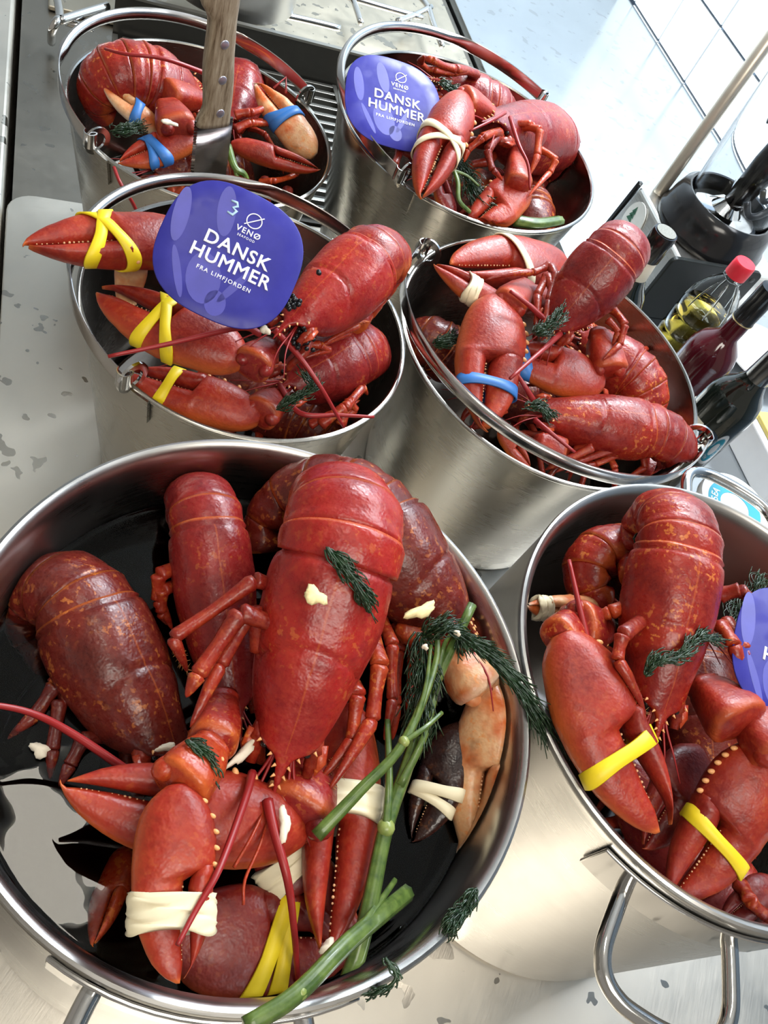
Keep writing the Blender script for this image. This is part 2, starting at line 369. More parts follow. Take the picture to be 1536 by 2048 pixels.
def leg(root, pts, r, mat='leg', hairy=False):
    """one walking leg: straight shell segments with swollen joints, tapering to the claw-like tip"""
    pts = [Vector(p) for p in pts]; mb = MB(); nseg = len(pts)-1
    for i in range(nseg):
        a, b = pts[i], pts[i+1]; ra = r*(1-.16*i)*1.0; rb = r*(1-.16*(i+1))
        last = i == nseg-1
        d = b-a; prof = [(0, .80), (.06, 1.08), (.15, .98), (.5, .86), (.85, 1.0), (.95, 1.10), (1, .82)] if not last else [(0, .8), (.08, 1.08), (.3, 1.0), (.7, .7), (.92, .38), (1, .06)]
        sag = Vector((0, 0, 1))*d.length*.06*(1 if i % 2 == 0 else -.6)
        mb.tube([a+d*t+sag*math.sin(math.pi*t) for t, _ in prof], [(ra+(rb-ra)*t)*k*1.12 for t, k in prof], 10, .82, edge=0)
    o = mb.build('walking_leg', M[mat], root)
    if hairy:
        h = MB(); a, b = pts[-2], pts[-1]; rnd = random.Random(7)
        for i in range(46):
            t = rnd.uniform(.25, 1); c = a+(b-a)*t; dv = Vector((rnd.uniform(-1, 1), rnd.uniform(-1, 1), rnd.uniform(-.6, 1))).normalized()
            h.tube([c, c+(dv+(b-a).normalized()*.8).normalized()*r*.85], [r*.05, r*.01], 3)
        h.build('leg_hairs', M['hair'], o, kind='stuff')
    return o
M['hair'] = plain('amber_bristles', (.42, .17, .04), .6)
def antenna(root, pts, r=.0022, n=6):
    mb = MB(); c = curve(pts, n); k = len(c)
    mb.tube(c, [r*(1-.55*i/k) for i in range(k)], 7); return mb.build('antenna', M['antenna'], root)
def arm(root, p0, p1, r0, r1, mat='claw', flat=.8, up=None, spines=0, side=1, name='arm_segment', seed=0, bulge=1.0):
    """one chunky arm joint from p0 to p1"""
    p0, p1 = Vector(p0), Vector(p1); d = p1-p0; mb = MB(); wr_ = name == 'wrist'
    prof = [(-.10, .20), (-.08, .46), (0, .58), (.06, .72), (.10, .68), (.2, .80), (.4, .92), (.62, 1.0), (.80, 1.03), (.93, 1.0), (.985, .90), (1.0, .74), (1.03, .62), (1.05, .25)]
    u = Vector(up) if up else Vector((0, 0, 1)); t_ = d.normalized(); u = (u-t_*u.dot(t_)).normalized(); w = t_.cross(u)
    rows = []; ed = []
    for t, k in prof:
        r = (r0+(r1-r0)*t)*k*1.04; row = []
        for j in range(24):
            a = 2*math.pi*j/24; c_, s_ = math.cos(a), math.sin(a)
            row.append(p0+d*t+(w*math.copysign(abs(c_)**.72, c_)*(1.08 if c_*side > 0 else .92)+u*flat*math.copysign(abs(s_)**.72, s_))*r)
        rows.append(row); ed += [.35 if .90 < t < .99 else 0]*24
    mb.loft(rows, edge=ed)
    if wr_:
        for q in (-1, 1):
            mb.ball(p0+d*.93+w*q*r1*.62+u*flat*r1*.18, r1*.40, 14, 10, d, 1.25)
    o = mb.build(name, M[mat], root, wob=(.0013, 75))
    if spines:
        rnd = random.Random(seed); w = w*side; mb = MB()
        for i in range(spines):
            t = .25+.65*(i+.5)/spines; r = (r0+(r1-r0)*t)*bulge; a = rnd.uniform(-.2, .9)
            c = p0+d*t+(w*math.cos(a)+u*flat*math.sin(a))*r*.92; mb.ball(c, r*.10, 7, 5, (w*math.cos(a)+u*math.sin(a))+t_*.5, 1.7)
        mb.build('arm_spines', M['spine'], o, kind='stuff')
    return o
OUT_L = [(0, .055), (.04, .10), (.10, .145), (.20, .180), (.32, .198), (.45, .205), (.58, .198), (.70, .175), (.82, .130), (.91, .080), (.97, .030), (1.0, -.012)]
OUT_R = [(0, .055), (.05, .105), (.12, .155), (.22, .190), (.33, .200), (.44, .192), (.52, .178), (.62, .172), (.74, .150), (.85, .108), (.93, .060), (1.0, .012)]
THK = [(0, .060), (.05, .090), (.14, .115), (.28, .132), (.42, .128), (.55, .108), (.70, .085), (.85, .055), (.95, .028), (1.0, .008)]
def claw(root, base, tip, up=(0, 0, 1), side=1, wr=1.0, th=1.0, opn=0.0, mat='claw', spines=5, teeth=True, split=.03, finger_mat=None, name='claw', twist=0, body=None):
    base, tip = Vector(base), Vector(tip); L = (tip-base).length; y = (tip-base)/L
    z = Vector(up); z = (z-y*z.dot(y)).normalized()
    if twist: z = Quaternion(y, R(twist)) @ z
    x = y.cross(z)*side
    F = dict(base=base, x=x, y=y, z=z, L=L, wr=wr, th=th, split=split, opn=opn)
    def ring(s, xl, xr, t, n=26, sq=.86):
        cxm, hw = (xl+xr)/2, max((xr-xl)/2, .002); out = []
        for k in range(n):
            a = 2*math.pi*k/n; c_, s_ = math.cos(a), math.sin(a)
            out.append(base + y*s*L + x*(cxm+hw*math.copysign(abs(c_)**sq, c_))*L + z*t*math.copysign(abs(s_)**.95, s_)*L)
        return out
    mb = MB(); rows = []; ed = []; n = 26
    SS = [0, .01, .03, .06, .10, .15, .20, .26, .32, .38, .43, .46, .48, .495, .51, .53, .56, .60, .65, .70, .75, .80, .85, .90, .94, .97, .99, 1.0]
    for s in SS:
        xl = -smooth_interp(OUT_L, s)*wr; xr = smooth_interp(OUT_R, s)*wr; t = smooth_interp(THK, s)*th*.92
        sp = (split + .10*max(0, .56-s)*0)*wr - .012*wr - .10*wr*max(0, s-.9)
        if s > .46:
            k = min(1, (s-.46)/.05); k = k*k*(3-2*k); xr = xr+(max(sp, xl+.012)-xr)*k
        if s > .9: xr = max(xr, xl+.006)
        rows.append(ring(s, xl, xr, t*(1 if s < .5 else .96), n))
        for g in range(n):
            a = 2*math.pi*g/n; e = max(0, -math.cos(a))**6*.75
            if s > .965: e = max(e, 1.0*(s-.965)/.03)
            ed.append(min(1, e))
    mb.loft(rows, edge=ed); palm = mb.build(name, M[mat], root, wob=(.0012, 42))
    # movable finger
    hinge = base + y*.475*L + x*.13*wr*L; q = Quaternion(z, R(opn)*(-side)); mb = MB(); rows = []; ed = []
    D = [.445, .455, .475, .50, .54, .58, .63, .69, .75, .81, .87, .92, .955, .975]
    for s in D:
        k = (s-.445)/.53; xr = smooth_interp(OUT_R, s)*wr*(1.0 if s > .47 else .97); xl = (split+.010)*wr - .05*wr*max(0, s-.85)
        if s < .52: xl = xl + (.52-s)/.075*.045*wr
        t = smooth_interp(THK, s)*th*.86*(1 if s > .47 else .75)
        if xl > xr-.006: xl = xr-.006
        rw = ring(s, xl, xr, t, 20); rows.append([hinge + q @ (p-hinge) for p in rw])
        ed += [min(1, max(0, (s-.945)/.03))]*20
    mb.loft(rows, edge=ed); fin = mb.build('claw_finger', M[finger_mat or mat], palm)
    if teeth:
        mb = MB(); rnd = random.Random(int(L*1e5)); s = .54
        while s < .94:
            r = L*rnd.uniform(.0035, .0075)*(1 if s < .8 else .7)
            c = base+y*s*L + x*((split-.012)*wr-.10*wr*max(0, s-.9))*L + z*L*.25*smooth_interp(THK, s)*th; mb.ball(c, r, 7, 5)
            s += rnd.uniform(.018, .030)
        mb.build('claw_teeth', M['tooth'], palm, kind='stuff')
    if spines:
        mb = MB()
        for i in range(spines):
            s = .10+.34*i/max(1, spines-1); xr = smooth_interp(OUT_R, s)*wr
            c = base+y*s*L+x*(xr-.006)*L+z*L*smooth_interp(THK, s)*th*.25; mb.ball(c, L*.0145, 8, 6, x*.9+y*.5, 1.5)
        mb.build('claw_spines', M['spine'], palm, kind='stuff')
    return F
def band(F, s, label, mat='band_yellow', tilt=0.0, width=.0075, swell=1.035, phase=0.0, thick=.0011):
    wraps = 3 if mat == 'band_cream' and width > .012 else 1
    """a rubber band stretched round a claw; tilt slants it across the face"""
    rows = []; n = 56; L = F['L']; wr = F['wr']
    for k in range(n+1):
        a = 2*math.pi*k/n; c_, s_ = math.cos(a), math.sin(a)
        ss = s + tilt*c_*(1 if s_ >= 0 else -1)*(abs(s_)**.15 if abs(c_) < .96 else 1) if False else s + tilt*c_
        xl = -smooth_interp(OUT_L, ss)*F['wr']; xr = smooth_interp(OUT_R, ss)*F['wr']; xr += math.tan(R(F['opn']))*max(0, ss-.475)
        t = smooth_interp(THK, ss)*F['th']
        cxm, hw = (xl+xr)/2, (xr-xl)/2
        cen = F['base']+F['y']*ss*L
        rad = F['x']*(cxm+(hw*swell)*math.copysign(abs(c_)**.86, c_))*L + F['z']*t*1.06*math.copysign(abs(s_)**.95, s_)*L
        nrm = (F['x']*c_*t+F['z']*s_*hw).normalized(); tl = F['y']
        w2 = width/2*(1+.12*math.sin(3*a+phase))
        if wraps == 1: rows.append([cen+rad-tl*w2-nrm*thick*.3, cen+rad-tl*w2*.9+nrm*thick, cen+rad+tl*w2*.9+nrm*thick, cen+rad+tl*w2-nrm*thick*.3])
        else:
            row = [cen+rad-tl*w2-nrm*thick*.5]
            for g in range(13):
                v_ = -1+2*g/12; ph = (v_*1.5+.35*math.sin(2*a+phase+v_))*math.pi
                row.append(cen+rad+tl*w2*v_*.98+nrm*thick*(.7+1.3*abs(math.cos(ph))**.6)+tl*.0012*math.sin(3*a+g))
            rows.append(row+[cen+rad+tl*w2-nrm*thick*.5])
    mb = MB(); mb.loft(rows, caps=False); 
    return tag(mb.build('rubber_band', M[mat]), label, 'rubber band', 'rubber bands on claws')
# ------------------------------------------------------------------ pots and buckets
def pot(label, c, r, h, handles, broth_z, broth_label, wall=.0045):
    root = empty('stock_pot', c, label, 'pot', 'stainless stock pots')
    ro = r; ri = r-.0105
    prof = [(.0, .0), (ro-.012, .0), (ro-.004, .004), (ro-.0015, .012), (ro-.0015, h-.012), (ro-.0005, h-.006), (ro, h-.003), (ro-.001, h-.0008), (ro-.0028, h), (ro-.0050, h-.0009), (ro-.0070, h-.0032), (ro-.0088, h-.0068), (ri+.0003, h-.012), (ri, h-.022), (ri, h-.04), (ri+.002, .012), (ri-.006, .005), (0, .005)]
    mb = MB(); mb.lathe(prof, c, 128); mb.build('pot_body', M['pot'], root, auto=35)
    for ang, zz, half, out, dz in handles:
        ca, sa = math.cos(ang), math.sin(ang); n = Vector((ca, sa, 0)); t = Vector((-sa, ca, 0)); b = Vector(c)+n*(ro-.001)+Vector((0, 0, zz))
        def onwall(s_, o): 
            a2 = ang+s_/ro; return Vector(c)+Vector((math.cos(a2), math.sin(a2), 0))*(ro+o)+Vector((0, 0, zz))
        mb = MB(); rows = []
        for k in range(15):
            s_ = (k/14*2-1)*(half+.028); hh = .017
            rows.append([onwall(s_, -.001)+Vector((0, 0, -hh)), onwall(s_, .0022)+Vector((0, 0, -hh)), onwall(s_, .0022)+Vector((0, 0, hh)), onwall(s_, -.001)+Vector((0, 0, hh))])
        mb.loft(rows); hp = mb.build('handle_plate', M['chrome'], root, auto=30, bevel=.0012)
        ctrl = [onwall(-half, -.002), onwall(-half, .010)]
        for k in range(1, 16):
            a_ = math.pi*k/16; cc_ = math.cos(a_); ctrl.append(onwall(-half*math.copysign(abs(cc_)**.55, cc_)*.98, .016+(out-.016)*math.sin(a_)**.62)+Vector((0, 0, dz*math.sin(a_))))
        ctrl += [onwall(half, .010), onwall(half, -.002)]
        mb = MB(); mb.tube(curve(ctrl, 4), .0056, 14); mb.build('handle', M['chrome'], root)
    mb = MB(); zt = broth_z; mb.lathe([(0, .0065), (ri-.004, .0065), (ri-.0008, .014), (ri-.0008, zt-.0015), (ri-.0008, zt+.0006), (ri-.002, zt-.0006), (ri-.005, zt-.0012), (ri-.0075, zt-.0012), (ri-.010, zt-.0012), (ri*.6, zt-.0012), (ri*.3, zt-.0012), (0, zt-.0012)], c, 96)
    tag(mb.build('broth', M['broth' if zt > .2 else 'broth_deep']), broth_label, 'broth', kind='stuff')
    return root
def bucket(label, c, r, h, lug_ang, fold, tilt, broth_z, broth_label, taper=.76, bail_drop=0.0, bail_len=1.0):
    """tapered pail; lug_ang: direction of one ear; fold: +1 / -1 side the bail lies over; tilt: how far it stands up"""
    root = empty('steel_bucket', c, label, 'bucket', 'steel buckets'); rb = r*taper; c = Vector(c)
    prof = [(0, .003), (rb-.006, .003), (rb-.002, 0), (rb, .002), (rb+.0005, .006), (r-.003, h-.006), (r-.0012, h-.005), (r, h-.003), (r, h-.001), (r-.0015, h), (r-.0035, h), (r-.0048, h-.0015), (r-.0045, h-.004), (rb-.0012, .008), (rb-.004, .0055), (0, .0055)]
    mb = MB(); mb.lathe(prof, c, 128); mb.build('bucket_body', M['bucket'], root, auto=40)
    l = Vector((math.cos(lug_ang), math.sin(lug_ang), 0)); p = Vector((-l.y, l.x, 0))*fold; zr = h+.010
    for q in (1, -1):
        b = c + l*q*(r+.0015); tng = Vector((-l.y, l.x, 0))
        mb = MB(); rows = []; z0 = h+.010                         # ear: flat ring standing on a curved plate
        for k in range(33):
            a = 2*math.pi*k/32; ax = l*q*math.cos(a)+Vector((0, 0, 1))*math.sin(a); rc_ = b-l*q*.004+Vector((0, 0, z0-.002))-p*.009; rows.append([rc_+ax*.0098+tng*.0013, rc_+ax*.0158+tng*.0013, rc_+ax*.0158-tng*.0013, rc_+ax*.0098-tng*.0013])
        mb.loft(rows, caps=False); ear = mb.build('ear_ring', M['chrome'], root, auto=40)
        mb = MB(); rows = []
        for k in range(9):
            a2 = math.atan2(l.y*q, l.x*q)+(k/8*2-1)*.030/r; n_ = Vector((math.cos(a2), math.sin(a2), 0)); rows.append([c+n_*(r-.0015-.045*(r-rb)/h*0)+Vector((0, 0, h-.001)), c+n_*(r+.0022)+Vector((0, 0, h-.001)), c+n_*(r+.0022-.034*(r-rb)/h)+Vector((0, 0, h-.034)), c+n_*(r-.0015-.034*(r-rb)/h)+Vector((0, 0, h-.034))])
        mb.loft(rows); mb.build('ear_plate', M['bucket'], root, auto=30)
    # bail: flat strap that swells to a rolled grip in the middle
    mb = MB(); rows = []; n = 64; ti = R(tilt)
    for k in range(n+1):
        f = math.pi*k/n; cs, sn = math.cos(f), math.sin(f)
        pos = c + l*cs*(r+.006) + (p*math.cos(ti)+Vector((0, 0, 1))*math.sin(ti))*sn*(r*bail_len+.006) + Vector((0, 0, zr))
        out = (l*cs+p*sn).normalized(); g = max(0, min(1, (sn-.62)/.12)); hz = .0085*(1-.15*g); tk = .0011+.0042*g
        rows.append([pos+out*tk*math.cos(2*math.pi*j/12)+Vector((0, 0, 1))*hz*math.sin(2*math.pi*j/12) if g > .02 else pos+out*tk*math.copysign(abs(math.cos(2*math.pi*j/12))**.4, math.cos(2*math.pi*j/12))+Vector((0, 0, 1))*hz*math.copysign(abs(math.sin(2*math.pi*j/12))**.5, math.sin(2*math.pi*j/12)) for j in range(12)])
    mb.loft(rows); bl = mb.build('bail_handle', M['bail'], root, auto=40)
    for q in (1, -1):                                              # rolled hook at each end of the bail
        b = c + l*q*(r+.004)+Vector((0, 0, zr)); mb = MB(); rows = []
        for k in range(15):
            a = -1.4+k/14*4.4; dvec = p*(-.006+.0065*math.sin(a)*0)+l*q*.006*math.cos(a)-p*.006*math.sin(a)
            cc = b+dvec; rows.append([cc+Vector((0, 0, -.0085)), cc+Vector((0, 0, .0085)), cc+(dvec.normalized())*.0014+Vector((0, 0, .0085)), cc+(dvec.normalized())*.0014+Vector((0, 0, -.0085))])
        mb.loft(rows); mb.build('bail_hook', M['chrome'], bl, auto=40)
    mb = MB(); zt = broth_z; rt_ = rb+(r-rb)*(zt/h)-.006
    mb.lathe([(0, .0065), (rb-.006, .0065), (rt_, zt-.001), (rt_-.004, zt), (rt_-.008, zt), (0, zt)], c, 64); tag(mb.build('broth', M['broth_deep']), broth_label, 'broth', kind='stuff')  # dark disc added low in the bucket so gaps between shells go dark
    return root
# ------------------------------------------------------------------ setting
UA, UB, UZ = AB(1, 0), AB(0, 1), Vector((0, 0, 1))
def abox(mb, a0, a1, b0, b1, z0, z1, mi=0): mb.box(AB((a0+a1)/2, (b0+b1)/2, (z0+z1)/2), UA*(a1-a0)/2, UB*(b1-b0)/2, UZ*(z1-z0)/2, mi)
FLOOR_Z = -.88
mb = MB(); abox(mb, -2.2, 1.5, -1.6, 2.28, FLOOR_Z-.05, FLOOR_Z); 
M['floor'] = plain('floor_tiles', (.42, .38, .32), .6, vs=6)
tag(mb.build('floor', M['floor'], smooth=False), 'beige kitchen floor below the range', None, None, 'structure')
M['grout'] = plain('grey_grout', (.20, .27, .36), .8)
M['tile'] = plain('white_glazed_tile', (.84, .86, .87), .12, var=.03, vs=4)
M['plaster'] = plain('pale_plaster', (.42, .46, .49), .8, vs=5)
mb = MB(); abox(mb, 1.503, 1.60, -1.6, 2.40, FLOOR_Z, 1.95); wr_ = tag(mb.build('wall_right', M['grout'], smooth=False), kind='structure')
mb = MB(); mb.box((0, 0, 0), UA*.006, UB*.0908, UZ*.0693); tile0 = None
for i in range(10):
    for j in range(-1, 4):
        bb, zz = 1.917-.1865*i+.1865*1, .145-.0712+.1424*j
        if zz+.07 < 0: continue
        if tile0 is None:
            mb = MB(); abox(mb, 1.494, 1.504, bb-.0900, bb+.0900, zz-.0682, zz+.0682); tile0 = mb.build('tile', M['tile'], wr_, smooth=False, bevel=.0015); t_b, t_z = bb, zz
        else:
            t = tile0.copy(); COL.objects.link(t); t.parent = wr_; t.location = UB*(bb-t_b)+UZ*(zz-t_z)
for j in range(0, 4):
    mb = MB(); zz = .145-.0712+.1424*j; abox(mb, 1.494, 1.504, 2.2005, 2.2785, zz-.0682, zz+.0682); mb.build('tile', M['tile'], wr_, smooth=False, bevel=.0015)
mb = MB(); abox(mb, -2.2, 1.60, 2.28, 2.40, FLOOR_Z, 1.95); tag(mb.build('wall_back', M['plaster'], smooth=False), kind='structure')
mb = MB(); abox(mb, -2.2, 1.60, -1.6, 2.40, 1.95, 2.0); tag(mb.build('ceiling', plain('white_ceiling', (.86, .82, .75), .9, vs=3), smooth=False), kind='structure')
# cooking range: body, smooth top plate with a rounded corner, side lip
rg = empty('cooking_range', AB(.4, .6, FLOOR_Z), 'long stainless steel cooking range carrying the pots and buckets', 'range')
mb = MB(); abox(mb, -.04, .858, -.75, 2.27, FLOOR_Z, -.022); mb.build('range_body', M['dark_steel'], rg, smooth=False)
mb = MB(); pts = [(-.75, -.75), (.858, -.75), (.858, 1.0)]; a0, b0, rc = -.045, 1.0, .035
pts = [(-.045, -.75), (.858, -.75), (.858, 1.0)] + [(a0+rc-rc*math.sin(R(k*15)), b0-rc+rc*math.cos(R(k*15))) for k in range(7)]
mb.add([AB(a, b, z) for z in (-.0215, 0) for a, b in pts], [tuple(range(len(pts)))[::-1], tuple(len(pts)+i for i in range(len(pts)))]+[(i, (i+1) % len(pts), len(pts)+(i+1) % len(pts), len(pts)+i) for i in range(len(pts))])
mb.build('top_plate', M['counter'], rg, smooth=False, bevel=.0015)
mb = MB(); abox(mb, -.085, -.05, .2, 2.27, FLOOR_Z, -.004); mb.build('side_lip', M['counter'], rg, smooth=False, bevel=.006)
sc_ = empty('side_counter', AB(1.18, .8, FLOOR_Z), 'blue-grey steel side counter holding the blender and bottles', 'counter')
mb = MB(); abox(mb, .864, 1.492, -.75, 2.27, -.03, 0); mb.build('counter_top', M['counter_cool'], sc_, smooth=False, bevel=.002)
mb = MB(); abox(mb, .90, 1.47, -.72, 2.24, FLOOR_Z, -.03); mb.build('counter_cabinet', M['dark_steel'], sc_, smooth=False)
# grill grate behind the plate
gr = empty('grill_grate', AB(.28, 1.29, -.022), 'black ribbed grill grate between the two back buckets', 'grate')
M['iron'] = plain('dark_iron', (.045, .043, .038), .35, .6)
M['iron_light'] = plain('worn_grate_steel', (.30, .29, .26), .3, .9)
mb = MB(); abox(mb, .10, .50, 1.06, 1.445, -.021, -.017); mb.build('drip_tray', M['iron'], gr, smooth=False)
for k in range(16):
    mb = MB(); abox(mb, .115, .487, 1.075+.024*k, 1.083+.024*k, -.012, -.003); mb.build('grate_bar', M['iron_light'], gr, smooth=False, bevel=.001)
for a in (.10, .487):
    mb = MB(); abox(mb, a, a+.008, 1.065, 1.445, -.017, -.003); mb.build('grate_side', M['iron_light'], gr, smooth=False)
sp = empty('splash_plate', AB(.35, 1.45, -.022), 'upright black metal splash plate behind the grill grate', 'splash plate')
mb = MB(); abox(mb, .10, .78, 1.448, 1.452, -.021, .060); pl = mb.build('plate', M['iron'], sp, smooth=False)
mb = MB(); abox(mb, .10, .78, 1.447, 1.456, .058, .062); mb.build('plate_edge', M['iron_light'], sp, smooth=False)
M['bed'] = steel('burner_tray_steel', (.50, .45, .36), .38, (3, 3, 3), .15, .35, .02)
# burner bed with wire pan rack
bd = tag(None or (lambda m_: (abox(m_, .0, .84, 1.50, 2.20, -.0205, -.012), m_.build('burner_bed', M['bed'], smooth=False, bevel=.003))[1])(MB()), 'warm steel burner tray behind the splash plate', 'tray')
rk = empty('pan_rack', AB(.45, 1.7, 0), 'shiny wire pan rack over the burner tray', 'rack')
def rod(pts, z=.035, r=.006, name='rack_rod'):
    mb = MB(); mb.tube(curve([Q(*p, z) if len(p) == 2 else Q(*p) for p in pts], 5), r, 10); return mb.build(name, M['chrome'], rk)
rod([(556, 28), (620, 42), (680, 57)]); rod([(703, -10), (713, 18), (722, 46)]); rod([(690, -8), (780, 18), (845, 36)]); rod([(795, 42), (830, 30), (862, 14)])
rod([(818, 35), (812, 64, 0.0)]); rod([(838, -8), (856, 14), (866, 45), (884, 92)]); rod([(545, 62), (556, 92)], .03); rod([(527, 62), (535, 84)], .03)
rod([(103, 84, -.01), (104, 62, .03), (112, 44, .045), (118, 38, .045)], r=.0065); rod([(114, -8), (119, 22), (120, 40)], .045, .0065); rod([(118, 41), (160, 28), (215, 12)], .045, .0065); rod([(132, 44), (160, 52), (186, 56)], .03, .006)
# pot standing on the rack
bp = empty('small_pot', Q(455, -28, .045), 'pale blue-grey steel pot on the wire rack, cut off by the top edge', 'pot')
mb = MB(); mb.lathe([(0, 0), (.118, 0), (.124, .005), (.125, .16), (.128, .163), (.125, .165), (.120, .16), (.119, .01), (0, .008)], bp.location, 64); mb.build('pot_body', M['pot'], bp, auto=40)
# ------------------------------------------------------------------ vessels in place
R_P, H_P = .18, .327
P1C, P2C = Vector((-.0062, .2227, 0)), Vector((.2925, .426, 0))
def ang_of(c, u, v, z): d_ = Q(u, v, z)-Vector(c); return math.atan2(d_.y, d_.x)
pot1 = pot('wide stainless stock pot in the foreground, full of lobsters and celery stalks', P1C, R_P, H_P, [(ang_of(P1C, 405, 2015, .30), .292, .056, .062, -.004)], .265, 'dark brown broth in the foreground pot, around the floating lobsters')
pot2 = pot('tall stainless stock pot at the right edge with a looped side handle', P2C, R_P, H_P, [(ang_of(P2C, 1378, 1830, .31), .297, .040, .066, -.004), (ang_of(P2C, 1378, 1830, .31)+math.pi, .297, .043, .062, 0)], .12, 'dark broth low in the right-hand stock pot')
B1C, B2C, B3C, B4C = Vector((-.430, .8331, 0)), Vector((-.168, 1.05, 0)), Vector((-.2085, .5652, 0)), Vector((.0652, .765, 0))
bk1 = bucket('steel bucket at the top left with the wooden-handled knife in it', B1C, .1566, .211, ang_of(B1C, 195, 275, .215), -1, 6, .07, 'added dark broth filling the gaps in the knife bucket')
bk2 = bucket('steel bucket at the back right, against the grey side counter', B2C, .182, .257, ang_of(B2C, 795, 345, .262), -1, 6, .07, 'added dark broth filling the gaps in the back right bucket')
bk3 = bucket('steel bucket in the middle left with a blue card on top', B3C, .156, .248, ang_of(B3C, 250, 750, .25), -1, 3, .08, 'added dark broth filling the gaps in the middle left bucket')
bk4 = bucket('large steel bucket in the middle right, its bail folded to the front', B4C, .182, .247, ang_of(B4C, 1412, 905, .25), -1, 7, .08, 'added dark broth filling the gaps in the middle right bucket')

tl = empty('steel_trolley', AB(-.42, 1.5, FLOOR_Z), 'grey-blue steel trolley standing below the range, at the left edge', 'trolley')
mb = MB(); abox(mb, -.62, -.30, 1.15, 1.75, -.42, -.40); mb.build('trolley_top', M['counter_cool'], tl, smooth=False, bevel=.004)
for a, b in ((-.60, 1.17), (-.32, 1.17), (-.60, 1.73), (-.32, 1.73)):
    mb = MB(); mb.tube([AB(a, b, FLOOR_Z), AB(a, b, -.415)], .014, 12); mb.build('leg', M['chrome'], tl)
    mb = MB(); mb.ball(AB(a, b, -.395), .02, 12, 8); mb.build('corner_knob', M['chrome'], tl)

M['white_paint'] = plain('white_lamp_paint', (.8, .8, .78), .5)
M['lamp_glow'], nt_, p_ = new_mat('lamp_diffuser'); p_.inputs['Base Color'].default_value = (.9, .9, .85, 1); p_.inputs['Emission Color'].default_value = (1, .93, .80, 1); p_.inputs['Emission Strength'].default_value = 16
# strip lamp on the ceiling; its reflection is what shows in the broth
LC = Vector((-.27, .395, 1.93)); LX, LY = Vector((.050, .058, 0)), Vector((-.135, .118, 0))
cl = empty('ceiling_lamp', LC, 'narrow white strip lamp on the ceiling, out of the picture', 'lamp')
mb = MB(); mb.box(LC+UZ*.008, LX*1.4, LY*1.06, UZ*.011); mb.build('lamp_housing', M['white_paint'], cl, smooth=False)
mb = MB(); mb.box(LC-UZ*.008, LX, LY, UZ*.004); mb.build('lamp_diffuser', M['lamp_glow'], cl, smooth=False)
# ------------------------------------------------------------------ foreground pot
UPC = Vector((0, -.25, 1)).normalized()
# A: big bright lobster on top
A = lobster('large bright red lobster lying on top of the foreground pile, cream scrap on its back', Q(545, 1602, .335), Q(688, 1112, .405), .076, 4, (18, 28, 42, 50, 48, 40), (4, 6, 5, 0, 0, 0), 'bright', 'bright', fan=False, seg_len=.145, tail_w=1.12, speckle=True)
leg(A, [Q(590, 1270, .36), Q(480, 1225, .375), Q(395, 1350, .365), Q(372, 1395, .36)], .0060, 'leg')
leg(A, [Q(560, 1180, .36), Q(510, 1160, .372), Q(345, 1275, .36), Q(375, 1345, .345)], .0052, 'leg', True)
leg(A, [Q(520, 1300, .35), Q(505, 1215, .37), Q(440, 1330, .36), Q(380, 1455, .352)], .0056, 'leg')
leg(A, [Q(740, 1270, .33), Q(760, 1330, .345), Q(745, 1440, .335), Q(655, 1585, .325)], .0062, 'leg', True)
leg(A, [Q(690, 1340, .32), Q(715, 1390, .338), Q(705, 1480, .328), Q(640, 1560, .32)], .0058, 'leg', True)
leg(A, [Q(760, 1240, .31), Q(785, 1290, .322), Q(785, 1400, .315), Q(768, 1480, .31)], .0050, 'leg')
antenna(A, [Q(505, 1545, .335), Q(490, 1600, .345), Q(440, 1735, .365), Q(392, 1820, .368), Q(355, 1890, .372)], .0026)
antenna(A, [Q(535, 1600, .335), Q(548, 1660, .338), Q(575, 1760, .335), Q(588, 1860, .31), Q(598, 1990, .268)], .0032)
mb = MB(); mb.tube(curve([Q(545, 1610, .33), Q(520, 1690, .335), Q(490, 1760, .338), Q(487, 1810, .335)], 5), .0009, 5); mb.build('antennule', M['orange'], A)
mb = MB(); mb.tube(curve([Q(538, 1600, .33), Q(505, 1670, .338), Q(468, 1735, .34)], 5), .0010, 5); mb.build('antennule', M['orange'], A)
# its left arm and the big banded claw hanging over the front
arm(A, Q(452, 1395, .325), Q(428, 1490, .345), .012, .0135, 'red', .9, UPC)
arm(A, Q(425, 1488, .348), Q(352, 1572, .358), .0145, .0155, 'orange', .9, UPC, 5, -1, 'wrist', 2)
F = claw(A, Q(352, 1570, .362), Q(345, 1968, .352), UPC, -1, 1.16, 1.0, 3, 'claw', 5, split=.05)
band(F, .66, 'cream rubber band round the drooping claw at the front of the foreground pot', 'band_cream', .02, .017)
# second arm: wrist in front and the claw that points left
arm(A, Q(640, 1520, .30), Q(590, 1640, .318), .016, .022, 'crimson', .85, UPC, 6, 1, 'wrist', 4)
F = claw(A, Q(605, 1668, .312), Q(118, 1572, .335), UPC, 1, .92, 1.0, 0, 'claw', 5, split=.02)
